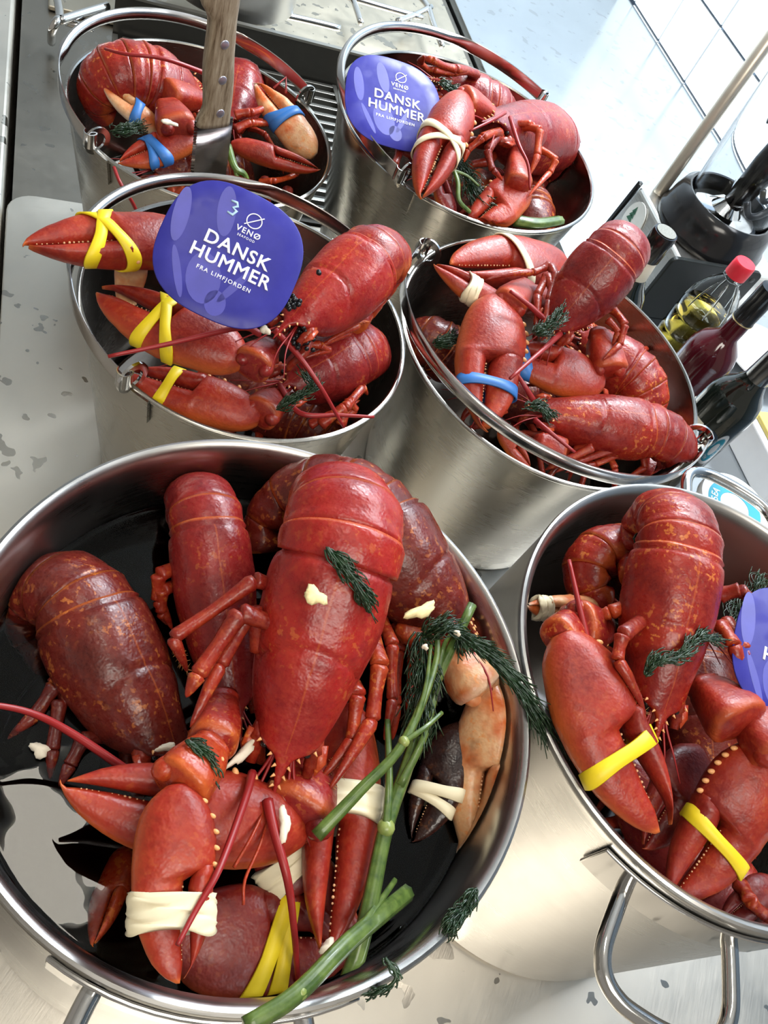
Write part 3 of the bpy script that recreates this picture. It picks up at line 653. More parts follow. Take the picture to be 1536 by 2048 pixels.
# B and C
B_ = lobster('slender crimson lobster behind, its rounded back just under the far rim', Q(487, 1500, .288), Q(425, 1035, .325), .0560, 2, (22, 34, 44, 46, 45, 40), (0,)*6, 'crimson', fan=False, seg_len=.125)
leg(B_, [Q(370, 1130, .29), Q(318, 1150, .298), Q(315, 1200, .285), Q(345, 1260, .27)], .0055, 'leg')
leg(B_, [Q(360, 1170, .28), Q(325, 1180, .292), Q(322, 1225, .28), Q(335, 1250, .268)], .0050, 'leg')
C_ = lobster('dark brownish red lobster half sunk in broth at the left of the foreground pot', Q(392, 1562, .283), Q(215, 1192, .302), .074, -22, (18, 30, 40, 44, 42, 38), (4, 4, 0, 0, 0, 0), 'dark', fan=False, seg_len=.14)
leg(C_, [Q(150, 1310, .262), Q(110, 1370, .272), Q(70, 1430, .266), Q(15, 1480, .258)], .0055, 'dark')
leg(C_, [Q(170, 1390, .262), Q(120, 1400, .270), Q(105, 1500, .266), Q(100, 1560, .258)], .0052, 'dark')
leg(C_, [Q(220, 1470, .262), Q(165, 1480, .272), Q(140, 1530, .268), Q(118, 1575, .262)], .0052, 'dark')
antenna(C_, [Q(330, 1590, .285), Q(290, 1565, .295), Q(150, 1470, .315), Q(60, 1425, .33), Q(-40, 1405, .34)], .0032)
F = claw(C_, Q(255, 1700, .240), Q(183, 1892, .264), Vector((-.6, 0, 1)), -1, .8, .9, 0, 'orange', 0)
# D: brownish one on its side against the right wall
D_ = lobster('dark red lobster on its side against the right wall of the foreground pot', Q(985, 1282, .318), Q(818, 1000, .345), .088, -46, (16, 22, 26, 26, 30, 30), (0,)*6, 'dark', fan=False, seg_len=.17)
arm(D_, Q(800, 1262, .31), Q(905, 1280, .312), .010, .0115, 'orange', .9)
arm(D_, Q(905, 1300, .308), Q(962, 1385, .305), .0155, .0170, 'pale', .85, None, 0, 1, 'wrist')
F = claw(D_, Q(988, 1365, .305), Q(938, 1725, .268), Vector((-.8, -.3, 1)), -1, .95, 1.0, 0, 'pale', 0)
leg(D_, [Q(800, 1250, .30), Q(795, 1300, .298), Q(790, 1410, .285), Q(785, 1480, .27)], .0058, 'leg')
leg(D_, [Q(815, 1260, .30), Q(828, 1310, .296), Q(822, 1400, .285), Q(815, 1450, .27)], .0054, 'leg')
leg(D_, [Q(960, 1330, .30), Q(1000, 1360, .302), Q(1020, 1390, .298), Q(1035, 1425, .292)], .0045, 'leg')
# more claws in the foreground pot
F = claw(B_, Q(700, 1415, .300), Q(655, 1912, .302), UPC, 1, .80, 1.0, 1.5, 'claw', 0, split=.015)
band(F, .44, 'wide cream rubber band round the claw beside the celery stalk', 'band_cream', .01, .021)
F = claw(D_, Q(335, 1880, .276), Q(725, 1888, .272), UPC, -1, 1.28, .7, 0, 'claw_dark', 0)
band(F, .50, 'yellow rubber band slanting across the sunken claw at the front rim', 'band_yellow', .09, .011)
band(F, .57, 'second yellow rubber band crossing the sunken claw at the front rim', 'band_yellow', .02, .010)
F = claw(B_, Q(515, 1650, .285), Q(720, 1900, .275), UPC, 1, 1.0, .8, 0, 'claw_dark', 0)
band(F, .33, 'cream rubber band under the left-pointing claw of the foreground pot', 'band_cream', -.03, .017)
F = claw(D_, Q(925, 1450, .285), Q(828, 1685, .266), Vector((-.3, -.3, 1)), 1, 1.05, .9, 0, 'shade_shell', 0)
band(F, .58, 'cream rubber band round the shadowed blackish claw in the right of the foreground pot', 'band_cream', .05, .009)
band(F, .66, 'second cream rubber band round the shadowed blackish claw', 'band_cream', -.03, .008)
# ------------------------------------------------------------------ right-hand pot
E_ = lobster('red lobster with a pale back seam on top of the right-hand pot', Q(1322, 1497, .345), Q(1395, 1098, .405), .070, 3, (20, 32, 42, 48, 46, 40), (0,)*6, 'red', 'red', fan=False, seg_len=.135)
leg(E_, [Q(1300, 1230, .36), Q(1245, 1270, .375), Q(1235, 1320, .37), Q(1292, 1435, .355)], .0058, 'leg', True)
leg(E_, [Q(1290, 1200, .35), Q(1220, 1225, .352), Q(1170, 1240, .34), Q(1140, 1240, .33)], .0055, 'orange')
leg(E_, [Q(1440, 1250, .36), Q(1468, 1290, .37), Q(1500, 1370, .36)], .0060, 'leg')
leg(E_, [Q(1450, 1240, .36), Q(1490, 1300, .368), Q(1512, 1390, .355)], .0056, 'leg')
leg(E_, [Q(1440, 1190, .36), Q(1480, 1180, .372), Q(1530, 1215, .365), Q(1545, 1290, .35)], .0062, 'leg')
antenna(E_, [Q(1180, 1310, .35), Q(1160, 1220, .358), Q(1138, 1120, .36)], .0030)
arm(E_, Q(1210, 1255, .33), Q(1150, 1250, .345), .016, .018, 'crimson', .8, UPC, 4, -1, 'wrist', 5)
arm(E_, Q(1160, 1245, .335), Q(1118, 1282, .35), .015, .014, 'red', .9, UPC)
F = claw(E_, Q(1125, 1268, .352), Q(1305, 1672, .338), UPC, -1, 1.12, 1.0, 9, 'claw', 5, split=.06)
band(F, .63, 'yellow rubber band round the big claw at the near rim of the right-hand pot', 'band_yellow', -.045, .0115)
arm(E_, Q(1400, 1365, .34), Q(1480, 1450, .358), .017, .021, 'claw', .8, UPC, 4, -1, 'arm_segment', 6)
arm(E_, Q(1490, 1420, .35), Q(1560, 1510, .36), .019, .020, 'claw', .8, UPC, 4, -1, 'wrist', 8)
F = claw(E_, Q(1552, 1490, .350), Q(1338, 1812, .283), UPC, 1, 1.10, 1.0, 0, 'claw', 7, split=.02)
band(F, .60, 'yellow rubber band round the claw at the lower right corner of the right-hand pot', 'band_yellow', -.04, .0105)
F_ = lobster('lobster curled on its side at the far left of the right-hand pot, tail fan showing', Q(1395, 1240, .30), Q(1300, 1098, .318), .072, -75, (20, 30, 36, 38, 40, 30), (0,)*6, 'dark', 'red', fan=True, seg_len=.19, speckle=True)
F = claw(F_, Q(1210, 1225, .300), Q(1052, 1212, .310), Vector((0, -.9, .5)), 1, .8, .9, 0, 'pale', 0)
band(F, .80, 'cream rubber band round the pale claw tip at the left rim of the right-hand pot', 'band_cream', .02, .013)
F = claw(F_, Q(1400, 1500, .285), Q(1290, 1700, .275), UPC, 1, 1.2, .9, 0, 'claw_dark', 0)
F = claw(F_, Q(1545, 1760, .275), Q(1440, 1850, .27), UPC, 1, 1.0, .9, 0, 'claw_dark', 0)
leg(F_, [Q(1480, 1770, .275), Q(1500, 1800, .285), Q(1530, 1830, .278), Q(1550, 1850, .27)], .006, 'leg')
# ------------------------------------------------------------------ middle left bucket
J = lobster('glossy red lobster sprawled over the middle left bucket beside the blue card', Q(545, 664, .330), Q(738, 480, .362), .070, 10, (22, 34, 42, 44, 40, 36), (4, 8, 8, 0, 0, 0), 'bright', 'red', fan=True, seg_len=.16, speckle=True)
leg(J, [Q(655, 640, .305), Q(708, 615, .312), Q(718, 650, .305), Q(645, 690, .295)], .0048, 'leg')
leg(J, [Q(640, 665, .30), Q(690, 640, .306), Q(700, 665, .30), Q(620, 705, .29)], .0045, 'leg')
leg(J, [Q(600, 690, .30), Q(640, 690, .302), Q(660, 700, .296), Q(600, 720, .29)], .0042, 'leg')
antenna(J, [Q(520, 668, .325), Q(480, 655, .33), Q(350, 685, .325), Q(216, 713, .318)], .0030)
antenna(J, [Q(550, 660, .325), Q(600, 715, .31), Q(645, 780, .295), Q(688, 855, .265)], .0030)
arm(J, Q(540, 690, .295), Q(505, 735, .30), .013, .016, 'crimson', .85, UPC, 3, 1, 'wrist', 12)
F = claw(J, Q(490, 722, .295), Q(188, 590, .288), UPC, 1, 1.02, 1.0, 5, 'claw', 0, split=.05)
band(F, .52, 'yellow rubber band, upper of the crossed pair on the claw under the blue card', 'band_yellow', .10, .0105)
band(F, .58, 'yellow rubber band, lower of the crossed pair on the claw under the blue card', 'band_yellow', -.05, .0105)
arm(J, Q(250, 610, .27), Q(262, 525, .30), .0115, .0125, 'pale', .9)
F = claw(J, Q(400, 480, .325), Q(45, 487, .335), UPC, -1, .86, 1.0, 0, 'claw', 3, split=.03)
band(F, .60, 'yellow rubber band slanting left on the claw that juts over the worktop', 'band_yellow', .09, .0115)
band(F, .55, 'yellow rubber band slanting right on the claw that juts over the worktop', 'band_yellow', -.09, .0115)
K = lobster('dark crimson lobster low in the middle left bucket, below the one with the card', Q(555, 772, .255), Q(718, 688, .268), .070, -14, (14, 22, 34, 40, 40, 36), (0,)*6, 'crimson', fan=False, seg_len=.17)
antenna(K, [Q(560, 770, .25), Q(600, 826, .262), Q(680, 830, .266), Q(748, 834, .268)], .0030)
arm(K, Q(560, 795, .24), Q(520, 830, .25), .014, .016, 'claw', .85, UPC, 3, 1, 'wrist', 14)
F = claw(K, Q(520, 838, .245), Q(250, 745, .240), UPC, 1, .95, 1.0, 0, 'claw', 4)
band(F, .68, 'yellow rubber band on the claw inside the near rim of the middle left bucket', 'band_yellow', -.03, .010)
leg(K, [Q(640, 850, .235), Q(690, 815, .25), Q(725, 775, .245), Q(735, 790, .235)], .0055, 'leg')
leg(K, [Q(680, 850, .235), Q(700, 800, .25), Q(712, 820, .24), Q(650, 850, .225)], .0050, 'leg')
leg(K, [Q(620, 850, .23), Q(650, 835, .24), Q(720, 800, .235)], .0045, 'leg')
# ------------------------------------------------------------------ middle right bucket
L_ = lobster('dull red lobster resting head down on top of the middle right bucket', Q(1085, 680, .292), Q(1232, 508, .372), .071, -6, (24, 36, 44, 46, 44, 40), (0,)*6, 'crimson', fan=False, seg_len=.12)
antenna(L_, [Q(1100, 650, .30), Q(1060, 612, .31), Q(1020, 582, .315)], .0036)
antenna(L_, [Q(1120, 668, .30), Q(1085, 700, .308), Q(1020, 757, .305)], .0034)
leg(L_, [Q(1120, 590, .31), Q(1100, 530, .315), Q(1065, 545, .31), Q(970, 560, .30)], .0055, 'leg')
leg(L_, [Q(1110, 620, .305), Q(1095, 550, .312), Q(1075, 590, .306), Q(1070, 660, .295)], .0058, 'leg')
leg(L_, [Q(1130, 600, .305), Q(1112, 545, .318), Q(1098, 600, .31), Q(1080, 680, .295)], .0050, 'leg')
leg(L_, [Q(1225, 620, .31), Q(1250, 650, .312), Q(1240, 690, .30), Q(1205, 720, .29)], .0050, 'leg')
leg(L_, [Q(1215, 640, .305), Q(1238, 665, .305), Q(1225, 690, .295)], .0045, 'leg')
M_ = lobster('red lobster lying nearest the front of the middle right bucket, tail to the right', Q(1050, 806, .262), Q(1312, 838, .280), .068, -10, (8, 14, 24, 34, 40, 40), (-6, -6, 0, 0, 0, 0), 'red', fan=False, seg_len=.15)
antenna(M_, [Q(1066, 800, .265), Q(1048, 770, .275), Q(1022, 730, .28)], .0032)
antenna(M_, [Q(1070, 840, .26), Q(1095, 860, .265), Q(1150, 905, .262)], .0032)
leg(M_, [Q(1150, 900, .235), Q(1185, 895, .25), Q(1120, 925, .235), Q(1090, 940, .225)], .0055, 'leg')
leg(M_, [Q(1200, 905, .235), Q(1225, 898, .248), Q(1150, 925, .235), Q(1110, 945, .225)], .0052, 'leg')
leg(M_, [Q(1230, 905, .235), Q(1250, 902, .246), Q(1190, 928, .232), Q(1130, 945, .225)], .0050, 'leg')
leg(M_, [Q(1250, 900, .23), Q(1285, 905, .24), Q(1290, 935, .23), Q(1250, 960, .22)], .0050, 'leg')
N_ = lobster('lobster half buried at the right of the middle right bucket, tail segments showing', Q(1150, 650, .245), Q(1275, 725, .255), .074, -20, (10, 16, 18, 20, 24, 30), (-10, -12, -10, -8, 0, 0), 'red', fan=False, seg_len=.20)
O_ = lobster('brown-red lobster tail folded against the left wall of the middle right bucket', Q(985, 760, .20), Q(905, 690, .225), .066, 30, (20, 34, 44, 46, 40, 30), (0,)*6, 'dark', fan=True, seg_len=.17)
arm(L_, Q(1110, 595, .28), Q(1040, 600, .285), .013, .014, 'claw', .85, UPC)
arm(L_, Q(1055, 575, .28), Q(1015, 615, .29), .016, .018, 'claw', .85, UPC, 3, 1, 'wrist', 17)
F = claw(O_, Q(1015, 625, .275), Q(868, 530, .285), UPC, 1, .80, 1.0, 0, 'claw', 0)
band(F, .50, 'cream rubber band round the pointed claw at the left of the middle right bucket', 'band_cream', .02, .015)
F = claw(L_, Q(992, 598, .285), Q(968, 862, .255), UPC, -1, 1.10, 1.0, 0, 'claw', 6, split=-.02)
band(F, .70, 'blue rubber band round the big claw at the left rim of the middle right bucket', 'band_blue', .0, .0125)
F = claw(N_, Q(1128, 532, .262), Q(898, 522, .272), UPC, -1, 1.02, 1.0, 5, 'claw', 0, split=.05)
band(F, .48, 'cream rubber band round the claw at the back rim of the middle right bucket', 'band_cream', -.04, .011)
arm(M_, Q(1195, 665, .285), Q(1215, 745, .275), .017, .019, 'claw', .85, UPC, 4, -1, 'wrist', 19)
F = claw(M_, Q(1205, 770, .265), Q(1000, 700, .262), UPC, 1, 1.22, 1.0, 0, 'claw', 5)
band(F, .80, 'blue rubber band under the crossed feelers in the middle right bucket', 'band_blue', .06, .016)
F = claw(O_, Q(1000, 860, .242), Q(1060, 935, .235), UPC, -1, 1.0, 1.0, 0, 'orange', 5)
arm(M_, Q(1075, 880, .245), Q(1120, 905, .24), .013, .015, 'claw', .9, UPC)
# ------------------------------------------------------------------ back right bucket
H_ = lobster('pinkish red lobster turned to the left at the right of the back right bucket', Q(975, 226, .335), Q(1132, 236, .285), .100, -6, (34, 42, 46, 44, 36, 36), (0,)*6, 'crimson', fan=False, seg_len=.18)
leg(H_, [Q(1040, 255, .31), Q(1080, 260, .325), Q(1075, 310, .31), Q(1060, 350, .295)], .0060, 'orange')
leg(H_, [Q(1020, 250, .31), Q(1062, 248, .322), Q(1085, 275, .31)], .0055, 'orange')
leg(H_, [Q(1080, 300, .30), Q(1112, 320, .305), Q(1100, 345, .295), Q(1055, 395, .28)], .0050, 'orange')
leg(H_, [Q(1000, 265, .31), Q(965, 275, .315), Q(935, 300, .30), Q(928, 325, .29)], .0056, 'orange')
leg(H_, [Q(1000, 270, .305), Q(975, 300, .305), Q(985, 340, .295), Q(1005, 362, .285)], .0058, 'leg')
antenna(H_, [Q(1010, 225, .33), Q(985, 240, .335), Q(940, 262, .33)], .0026)
antenna(H_, [Q(1020, 235, .33), Q(1038, 290, .33), Q(1056, 330, .325), Q(1060, 380, .31)], .0028)
arm(H_, Q(985, 230, .31), Q(925, 202, .325), .0155, .018, 'claw', .85, UPC, 3, 1, 'wrist', 21)
F = claw(H_, Q(922, 196, .322), Q(838, 396, .292), UPC, -1, .74, 1.0, 0, 'claw', 4, split=.02)
band(F, .52, 'cream rubber band, upper of the crossed pair in the back right bucket', 'band_cream', .07, .012)
band(F, .56, 'cream rubber band, lower of the crossed pair in the back right bucket', 'band_cream', -.07, .011)
I_ = lobster('mauve-red lobster at the back wall of the back right bucket, legs in the air', Q(860, 150, .265), Q(985, 180, .275), .070, -20, (10, 20, 30, 40, 40, 40), (0,)*6, 'crimson', fan=False)
leg(I_, [Q(900, 165, .28), Q(860, 140, .295), Q(840, 125, .31), Q(848, 112, .325)], .0062, 'leg')
leg(I_, [Q(950, 152, .28), Q(910, 138, .30), Q(865, 120, .31), Q(838, 118, .30)], .0068, 'leg')
leg(I_, [Q(955, 150, .285), Q(905, 145, .295), Q(868, 140, .30), Q(845, 138, .29)], .0060, 'leg')
arm(H_, Q(1030, 300, .29), Q(1035, 372, .285), .011, .016, 'claw', .9, UPC, 3, -1)
F = claw(H_, Q(1048, 365, .275), Q(938, 462, .250), UPC, 1, 1.16, 1.0, 0, 'claw', 4)
T_ = lobster('dark speckled lobster tail standing in the right of the back right bucket', Q(1020, 330, .20), Q(1075, 385, .235), .072, 0, (18, 30, 40, 44, 40, 36), (0,)*6, 'dark', fan=False, seg_len=.18)
F = claw(I_, Q(905, 440, .235), Q(868, 338, .268), UPC, 1, .95, 1.0, 9, 'crimson', 0, split=.04)
leg(T_, [Q(830, 320, .26), Q(800, 300, .27), Q(790, 330, .265), Q(800, 350, .25)], .0060, 'leg')
# ------------------------------------------------------------------ top left bucket
G = lobster('big red lobster with its ringed tail curled up at the back of the knife bucket', Q(418, 178, .225), Q(312, 122, .250), .086, 12, (8, 14, 26, 36, 40, 36), (4, 6, 6, 0, 0, 0), 'red', fan=False, seg_len=.22, speckle=True, tail_w=1.06)
antenna(G, [Q(420, 150, .27), Q(330, 118, .285), Q(250, 108, .28), Q(210, 98, .27)], .0028)
arm(G, Q(405, 200, .225), Q(335, 190, .235), .015, .017, 'claw', .85, UPC, 3, 1, 'arm_segment', 23)
arm(G, Q(335, 210, .23), Q(360, 262, .235), .018, .021, 'claw', .8, UPC, 3, 1, 'wrist', 24)
F = claw(G, Q(396, 268, .228), Q(238, 328, .200), UPC, 1, 1.05, 1.0, 0, 'claw', 0)
band(F, .55, 'blue rubber band round the broad red claw in the knife bucket', 'band_blue', .05, .013)
band(F, .60, 'second blue rubber band round the broad red claw in the knife bucket', 'band_blue', -.06, .011)
F = claw(G, Q(318, 262, .205), Q(205, 172, .225), Vector((.3, -.3, 1)), 1, .95, 1.0, 4, 'pale', 0)
band(F, .40, 'blue rubber band twisted round the small pale claw in the knife bucket', 'band_blue', .06, .012)
S_ = lobster('red lobster behind the knife blade, mostly hidden in the top left bucket', Q(455, 250, .20), Q(480, 130, .215), .070, 10, (14, 24, 36, 42, 40, 36), (0,)*6, 'crimson', fan=False)
F = claw(S_, Q(628, 312, .200), Q(508, 166, .230), Vector((-.2, -.4, 1)), -1, .98, 1.0, 0, 'pale', 0, split=-.02)
band(F, .52, 'blue rubber band, left of the pair on the whitish claw in the knife bucket', 'band_blue', .07, .012)
band(F, .48, 'blue rubber band, right of the pair on the whitish claw in the knife bucket', 'band_blue', .02, .010)
F = claw(S_, Q(462, 288, .20), Q(640, 342, .208), Vector((0, -.8, .7)), -1, .62, 1.0, 0, 'claw', 0)
F = claw(S_, Q(330, 400, .165), Q(372, 360, .195), UPC, 1, 1.2, 1.0, 0, 'orange', 0)
leg(S_, [Q(470, 230, .215), Q(500, 225, .222), Q(530, 215, .218), Q(560, 235, .21)], .006, 'leg')
leg(S_, [Q(470, 260, .205), Q(500, 245, .212), Q(540, 245, .208), Q(565, 262, .20)], .006, 'leg')
leg(S_, [Q(520, 365, .18), Q(545, 362, .19), Q(590, 350, .188), Q(610, 340, .18)], .0045, 'orange')
leg(S_, [Q(530, 360, .17), Q(535, 385, .175), Q(540, 405, .165)], .006, 'leg')
leg(S_, [Q(575, 380, .17), Q(578, 400, .175), Q(585, 420, .165)], .006, 'leg')
mb = MB(); mb.tube(curve([Q(228, 335, .215), Q(240, 365, .215), Q(262, 400, .20), Q(272, 420, .19)], 5), .0020, 7); mb.build('antenna', M['antenna'], G)
mb = MB(); mb.tube([Q(548, 175, .235), Q(572, 155, .24), Q(572, 185, .235)], .0016, 6); mb.build('leg_tip', M['antenna'], S_)

# ------------------------------------------------------------------ lobsters lower in the piles
X1 = lobster('dark lobster buried under the top lobster of the right-hand pot', Q(1440, 1640, .235), Q(1400, 1300, .250), .080, 20, (10, 20, 30, 40, 40, 40), (0,)*6, 'dark', fan=False); legs(X1, seed=3, spread=1.2)
X2 = lobster('lobster deep at the near wall of the right-hand pot, below the banded claws', Q(1220, 1480, .215), Q(1440, 1720, .225), .078, -10, (10, 20, 30, 40, 40, 40), (0,)*6, 'crimson', fan=False); legs(X2, seed=4, spread=1.2)
X3 = lobster('shaded lobster beneath the crossed claws of the middle right bucket', Q(960, 790, .175), Q(1130, 740, .190), .080, 0, (10, 20, 30, 40, 40, 40), (0,)*6, 'dark', fan=False); legs(X3, seed=5, spread=1.3)
X4 = lobster('shaded lobster at the bottom of the middle left bucket, under the claws', Q(400, 700, .165), Q(610, 790, .175), .078, 10, (10, 20, 30, 40, 40, 40), (0,)*6, 'dark', fan=False); legs(X4, seed=6, spread=1.3)
X5 = lobster('shaded lobster under the dill of the back right bucket', Q(860, 330, .175), Q(1000, 370, .185), .080, 0, (10, 20, 30, 40, 40, 40), (0,)*6, 'dark', fan=False); legs(X5, seed=7, spread=1.3)
X6 = lobster('shaded lobster under the blue-banded claws of the knife bucket', Q(270, 320, .125), Q(430, 300, .140), .076, 0, (10, 20, 30, 40, 40, 40), (0,)*6, 'dark', fan=False); legs(X6, seed=8, spread=1.3)
for x_, sd_ in ((M_, 12), (N_, 13), (S_, 14), (T_, 15)): legs(x_, (-1, 1), 3, 1.0, 1.1, sd_)
# ------------------------------------------------------------------ lettering helper
def text_mesh(body, size, offset=0.0, extrude=.0002, spacing=1.0):
    cu = bpy.data.curves.new('lettering', 'FONT'); cu.body = body; cu.size = size; cu.align_x = 'CENTER'; cu.align_y = 'CENTER'; cu.offset = offset; cu.extrude = extrude; cu.space_character = spacing; cu.resolution_u = 4; cu.offset = 0; cu.bevel_depth = offset; cu.bevel_resolution = 1
    o = bpy.data.objects.new('lettering', cu); COL.objects.link(o); dg = bpy.context.evaluated_depsgraph_get(); dg.update()
    me = bpy.data.meshes.new_from_object(o.evaluated_get(dg)); bpy.data.objects.remove(o); bpy.data.curves.remove(cu); return me
def put_text(body, size, parent, org, x, y, z, mat, offset=0.0, spacing=1.0, name='lettering', extrude=.0002):
    me = text_mesh(body, size, offset, extrude, spacing); me.materials.clear(); me.materials.append(mat)
    o = bpy.data.objects.new(name, me); COL.objects.link(o); o.parent = parent; l = Vector(org)-origin_of(parent)
    o.matrix_local = Matrix(((x.x, y.x, z.x, l.x), (x.y, y.y, z.y, l.y), (x.z, y.z, z.z, l.z), (0, 0, 0, 1))); return o
# ------------------------------------------------------------------ blue cards
def card_mat():
    m, nt, p = new_mat('blue_card'); co = coords(nt)
    c = ramp(nt, noise(nt, co, 30, 4, .6), [(.35, (.032, .031, .255)), (.75, (.050, .048, .33))]); nt.links.new(c, p.inputs['Base Color']); p.inputs['Specular IOR Level'].default_value = .2
    r_ = ramp(nt, noise(nt, co, 45, 2, .5), [(.5, (.28,)*3), (.62, (.42,)*3)]); nt.links.new(r_, p.inputs['Roughness']); bump(nt, p, noise(nt, co, 40, 2, .5), .10, .002)
    return m
M['print_pale'] = plain('pale_blue_pen', (.45, .66, .82), .4); M['card'] = card_mat(); M['print'] = plain('white_print', (.86, .86, .90), .4, var=.03); M['print_faint'] = plain('faint_blue_print', (.058, .056, .36), .35, var=.25)
def card(label, cen, right, top, half=.061, bend=.0, marks=True):
    """rounded square card; right / top: points the printed x and y axes run towards"""
    cen = Vector(cen); x = (Vector(right)-cen).normalized(); y = Vector(top)-cen; y = (y-x*y.dot(x)).normalized(); z = x.cross(y)
    o = tag(None or empty('lobster_card', cen, label, 'card', 'blue product cards')); mb = MB(); rows = []; n = 72
    def pt(r_, a, h):
        ca, sa = math.cos(a), math.sin(a); q = (abs(ca)**2.7+abs(sa)**2.7)**(-1/2.7); u, v = half*q*r_*ca, half*q*r_*sa
        return cen+x*u+y*v+z*(h-bend*(u*u)/half)
    for r_, h in ((.001, .0009), (.35, .0009), (.7, .0009), (.99, .0009), (1.0, .0006), (1.0, 0.0), (.99, -.0003), (.7, -.0003), (.001, -.0003)): rows.append([pt(r_, 2*math.pi*k/n, h) for k in range(n)])
    mb.loft(rows, caps=False); bd_ = mb.build('card_sheet', M['card'], o)
    zf = .0010
    mb = MB()                                                   # faint lobster print
    def blob(cu, cv, ru, rv, rot, hh=.00102):
        vs = [cen+x*(cu+ru*math.cos(a)*math.cos(rot)-rv*math.sin(a)*math.sin(rot))+y*(cv+ru*math.cos(a)*math.sin(rot)+rv*math.sin(a)*math.cos(rot))+z*hh for a in [2*math.pi*k/24 for k in range(24)]]; mb.add(vs, [tuple(range(24))])
    if bend == 0:
        blob(-.015, .030, .007, .020, .25); blob(-.044, .012, .006, .022, .15); blob(-.011, -.026, .013, .020, .3); blob(.004, -.040, .008, .010, .2); blob(-.030, -.030, .003, .020, .5); blob(.012, -.022, .003, .018, -.4)
        mb.build('faint_print', M['print_faint'], bd_, smooth=False)
    s = half/.061
    put_text('DANSK', .0170*s, bd_, cen+x*.004*s+y*.006*s+z*zf, x, y, z, M['print'], .00034*s, 1.10)
    put_text('HUMMER', .0170*s, bd_, cen+x*.004*s-y*.0095*s+z*zf, x, y, z, M['print'], .00034*s, 1.08)
    put_text('FRA LIMFJORDEN', .0052*s, bd_, cen+x*.003*s-y*.0225*s+z*zf, x, y, z, M['print'], .00008*s, 1.28)
    put_text('VENØ', .0074*s, bd_, cen+x*.0065*s+y*.0255*s+z*zf, x, y, z, M['print'], .00012*s, 1.2)
    put_text('SEAFOOD', .0030*s, bd_, cen+x*.0065*s+y*.0200*s+z*zf, x, y, z, M['print'], .00003*s, 1.3)
    mb = MB(); c2 = cen+x*.0075*s+y*.0375*s+z*zf; rows = []
    for k in range(41):
        a = 2*math.pi*k/40; dv = x*math.cos(a)+y*math.sin(a); rows.append([c2+dv*.0062*s, c2+dv*.0071*s, c2+dv*.0071*s+z*.0003, c2+dv*.0062*s+z*.0003])
    mb.loft(rows, caps=False); dv = (x*.75+y*.66).normalized(); nv = z.cross(dv); mb.box(c2+z*.00015, dv*.0095*s, nv*.00045*s, z*.00015); mb.build('logo_ring', M['print'], bd_, smooth=False)
    return bd_, cen, x, y, z
mid_card = card('round blue card with white lettering on the middle left bucket, under the knife', Q(460, 510, .372), Q(555, 557, .368), Q(510, 427, .390), .0535)
cc = Q(787, 207, .298); cr = Q(860, 229, .298)-cc; cr.normalize(); ca_ = Vector((-cr.y, cr.x, 0)); card('blue card with white lettering tucked under the bail of the back right bucket', cc, cc+cr, cc+ca_*.93+UZ*.36, .0600)
card('blue card cut off by the right edge of the picture, over the right-hand pot', Q(1592, 1322, .372), Q(1680, 1370, .372), Q(1640, 1230, .38), .052)
# scribbled mark on the middle card
bd_, c_, x_, y_, z_ = mid_card; mb = MB(); mb.tube([c_+x_*(-.0115+u)+y_*(.0345+v)+z_*.0012 for u, v in ((-.0035, .005), (.001, .0055), (.0025, .003), (-.0005, .0005), (.003, -.001), (.0015, -.005), (-.003, -.0045))], [.0008, .0011, .0013, .0010, .0013, .0012, .0008], 6, .3, z_); mb.build('pen_mark', M['print_pale'], bd_)
# ------------------------------------------------------------------ knife
M['wood'] = None
def wood_mat():
    m, nt, p = new_mat('worn_wood'); co = coords(nt, (60, 60, 7)); f1 = noise(nt, co, 5, 4, .65)
    c = ramp(nt, f1, [(.28, (.10, .065, .035)), (.45, (.27, .21, .14)), (.7, (.44, .37, .27))]); nt.links.new(c, p.inputs['Base Color']); p.inputs['Roughness'].default_value = .55; bump(nt, p, f1, .3, .002); return m
M['wood'] = wood_mat()
M['blade'] = steel('knife_blade_steel', (.42, .37, .36), .12, (1, 1, 1), .10)
kn = empty('bread_knife', Q(420, 360, .17), 'bread knife with a worn riveted wooden handle standing in the top left bucket', 'knife')
ktop, kmid, kbot = Q(446, -28, .44), Q(430, 246, .315), Q(412, 412, .205)
ky = (kmid-ktop).normalized(); kx = (Q(470, 246, .315)-kmid); kx = (kx-ky*kx.dot(ky)).normalized(); kz = kx.cross(ky)
if kz.z < 0: kz = -kz
LH = (kmid-ktop).length; mb = MB(); rows = []; HW = [(0, .0150), (.06, .0172), (.12, .0165), (.2, .0130), (.35, .0132), (.6, .0145), (.8, .0138), (.88, .0138), (.94, .0160), (1.0, .0172)]
HO = [(0, 0), (.1, -.002), (.2, .001), (.5, 0), (.85, .001), (.95, -.002), (1, -.003)]
for i in range(31):
    t = i/30; w = smooth_interp(HW, t); o_ = smooth_interp(HO, t); c = ktop+(kmid-ktop)*t+kx*o_
    rows.append([c+kx*w*math.copysign(abs(math.cos(a))**.6, math.cos(a))+kz*.0085*math.copysign(abs(math.sin(a))**.6, math.sin(a)) for a in [2*math.pi*k/20 for k in range(20)]])
mb.loft(rows); hd = mb.build('handle', M['wood'], kn)
M['rivet'] = plain('aluminium_rivet', (.55, .56, .66), .3, .8)
for t in (.36, .62, .88):
    mb = MB(); c = ktop+(kmid-ktop)*t+kx*.001+kz*.0083; mb.tube([c-kz*.002, c+kz*.0005, c+kz*.0009], [.0042, .0042, .0034], 16); mb.build('rivet', M['rivet'], hd)
mb = MB(); bl = (kbot-kmid); n = 60; vs = []; fs = []
by = bl.normalized(); bz = kx.cross(by); bz = bz if bz.z > 0 else -bz
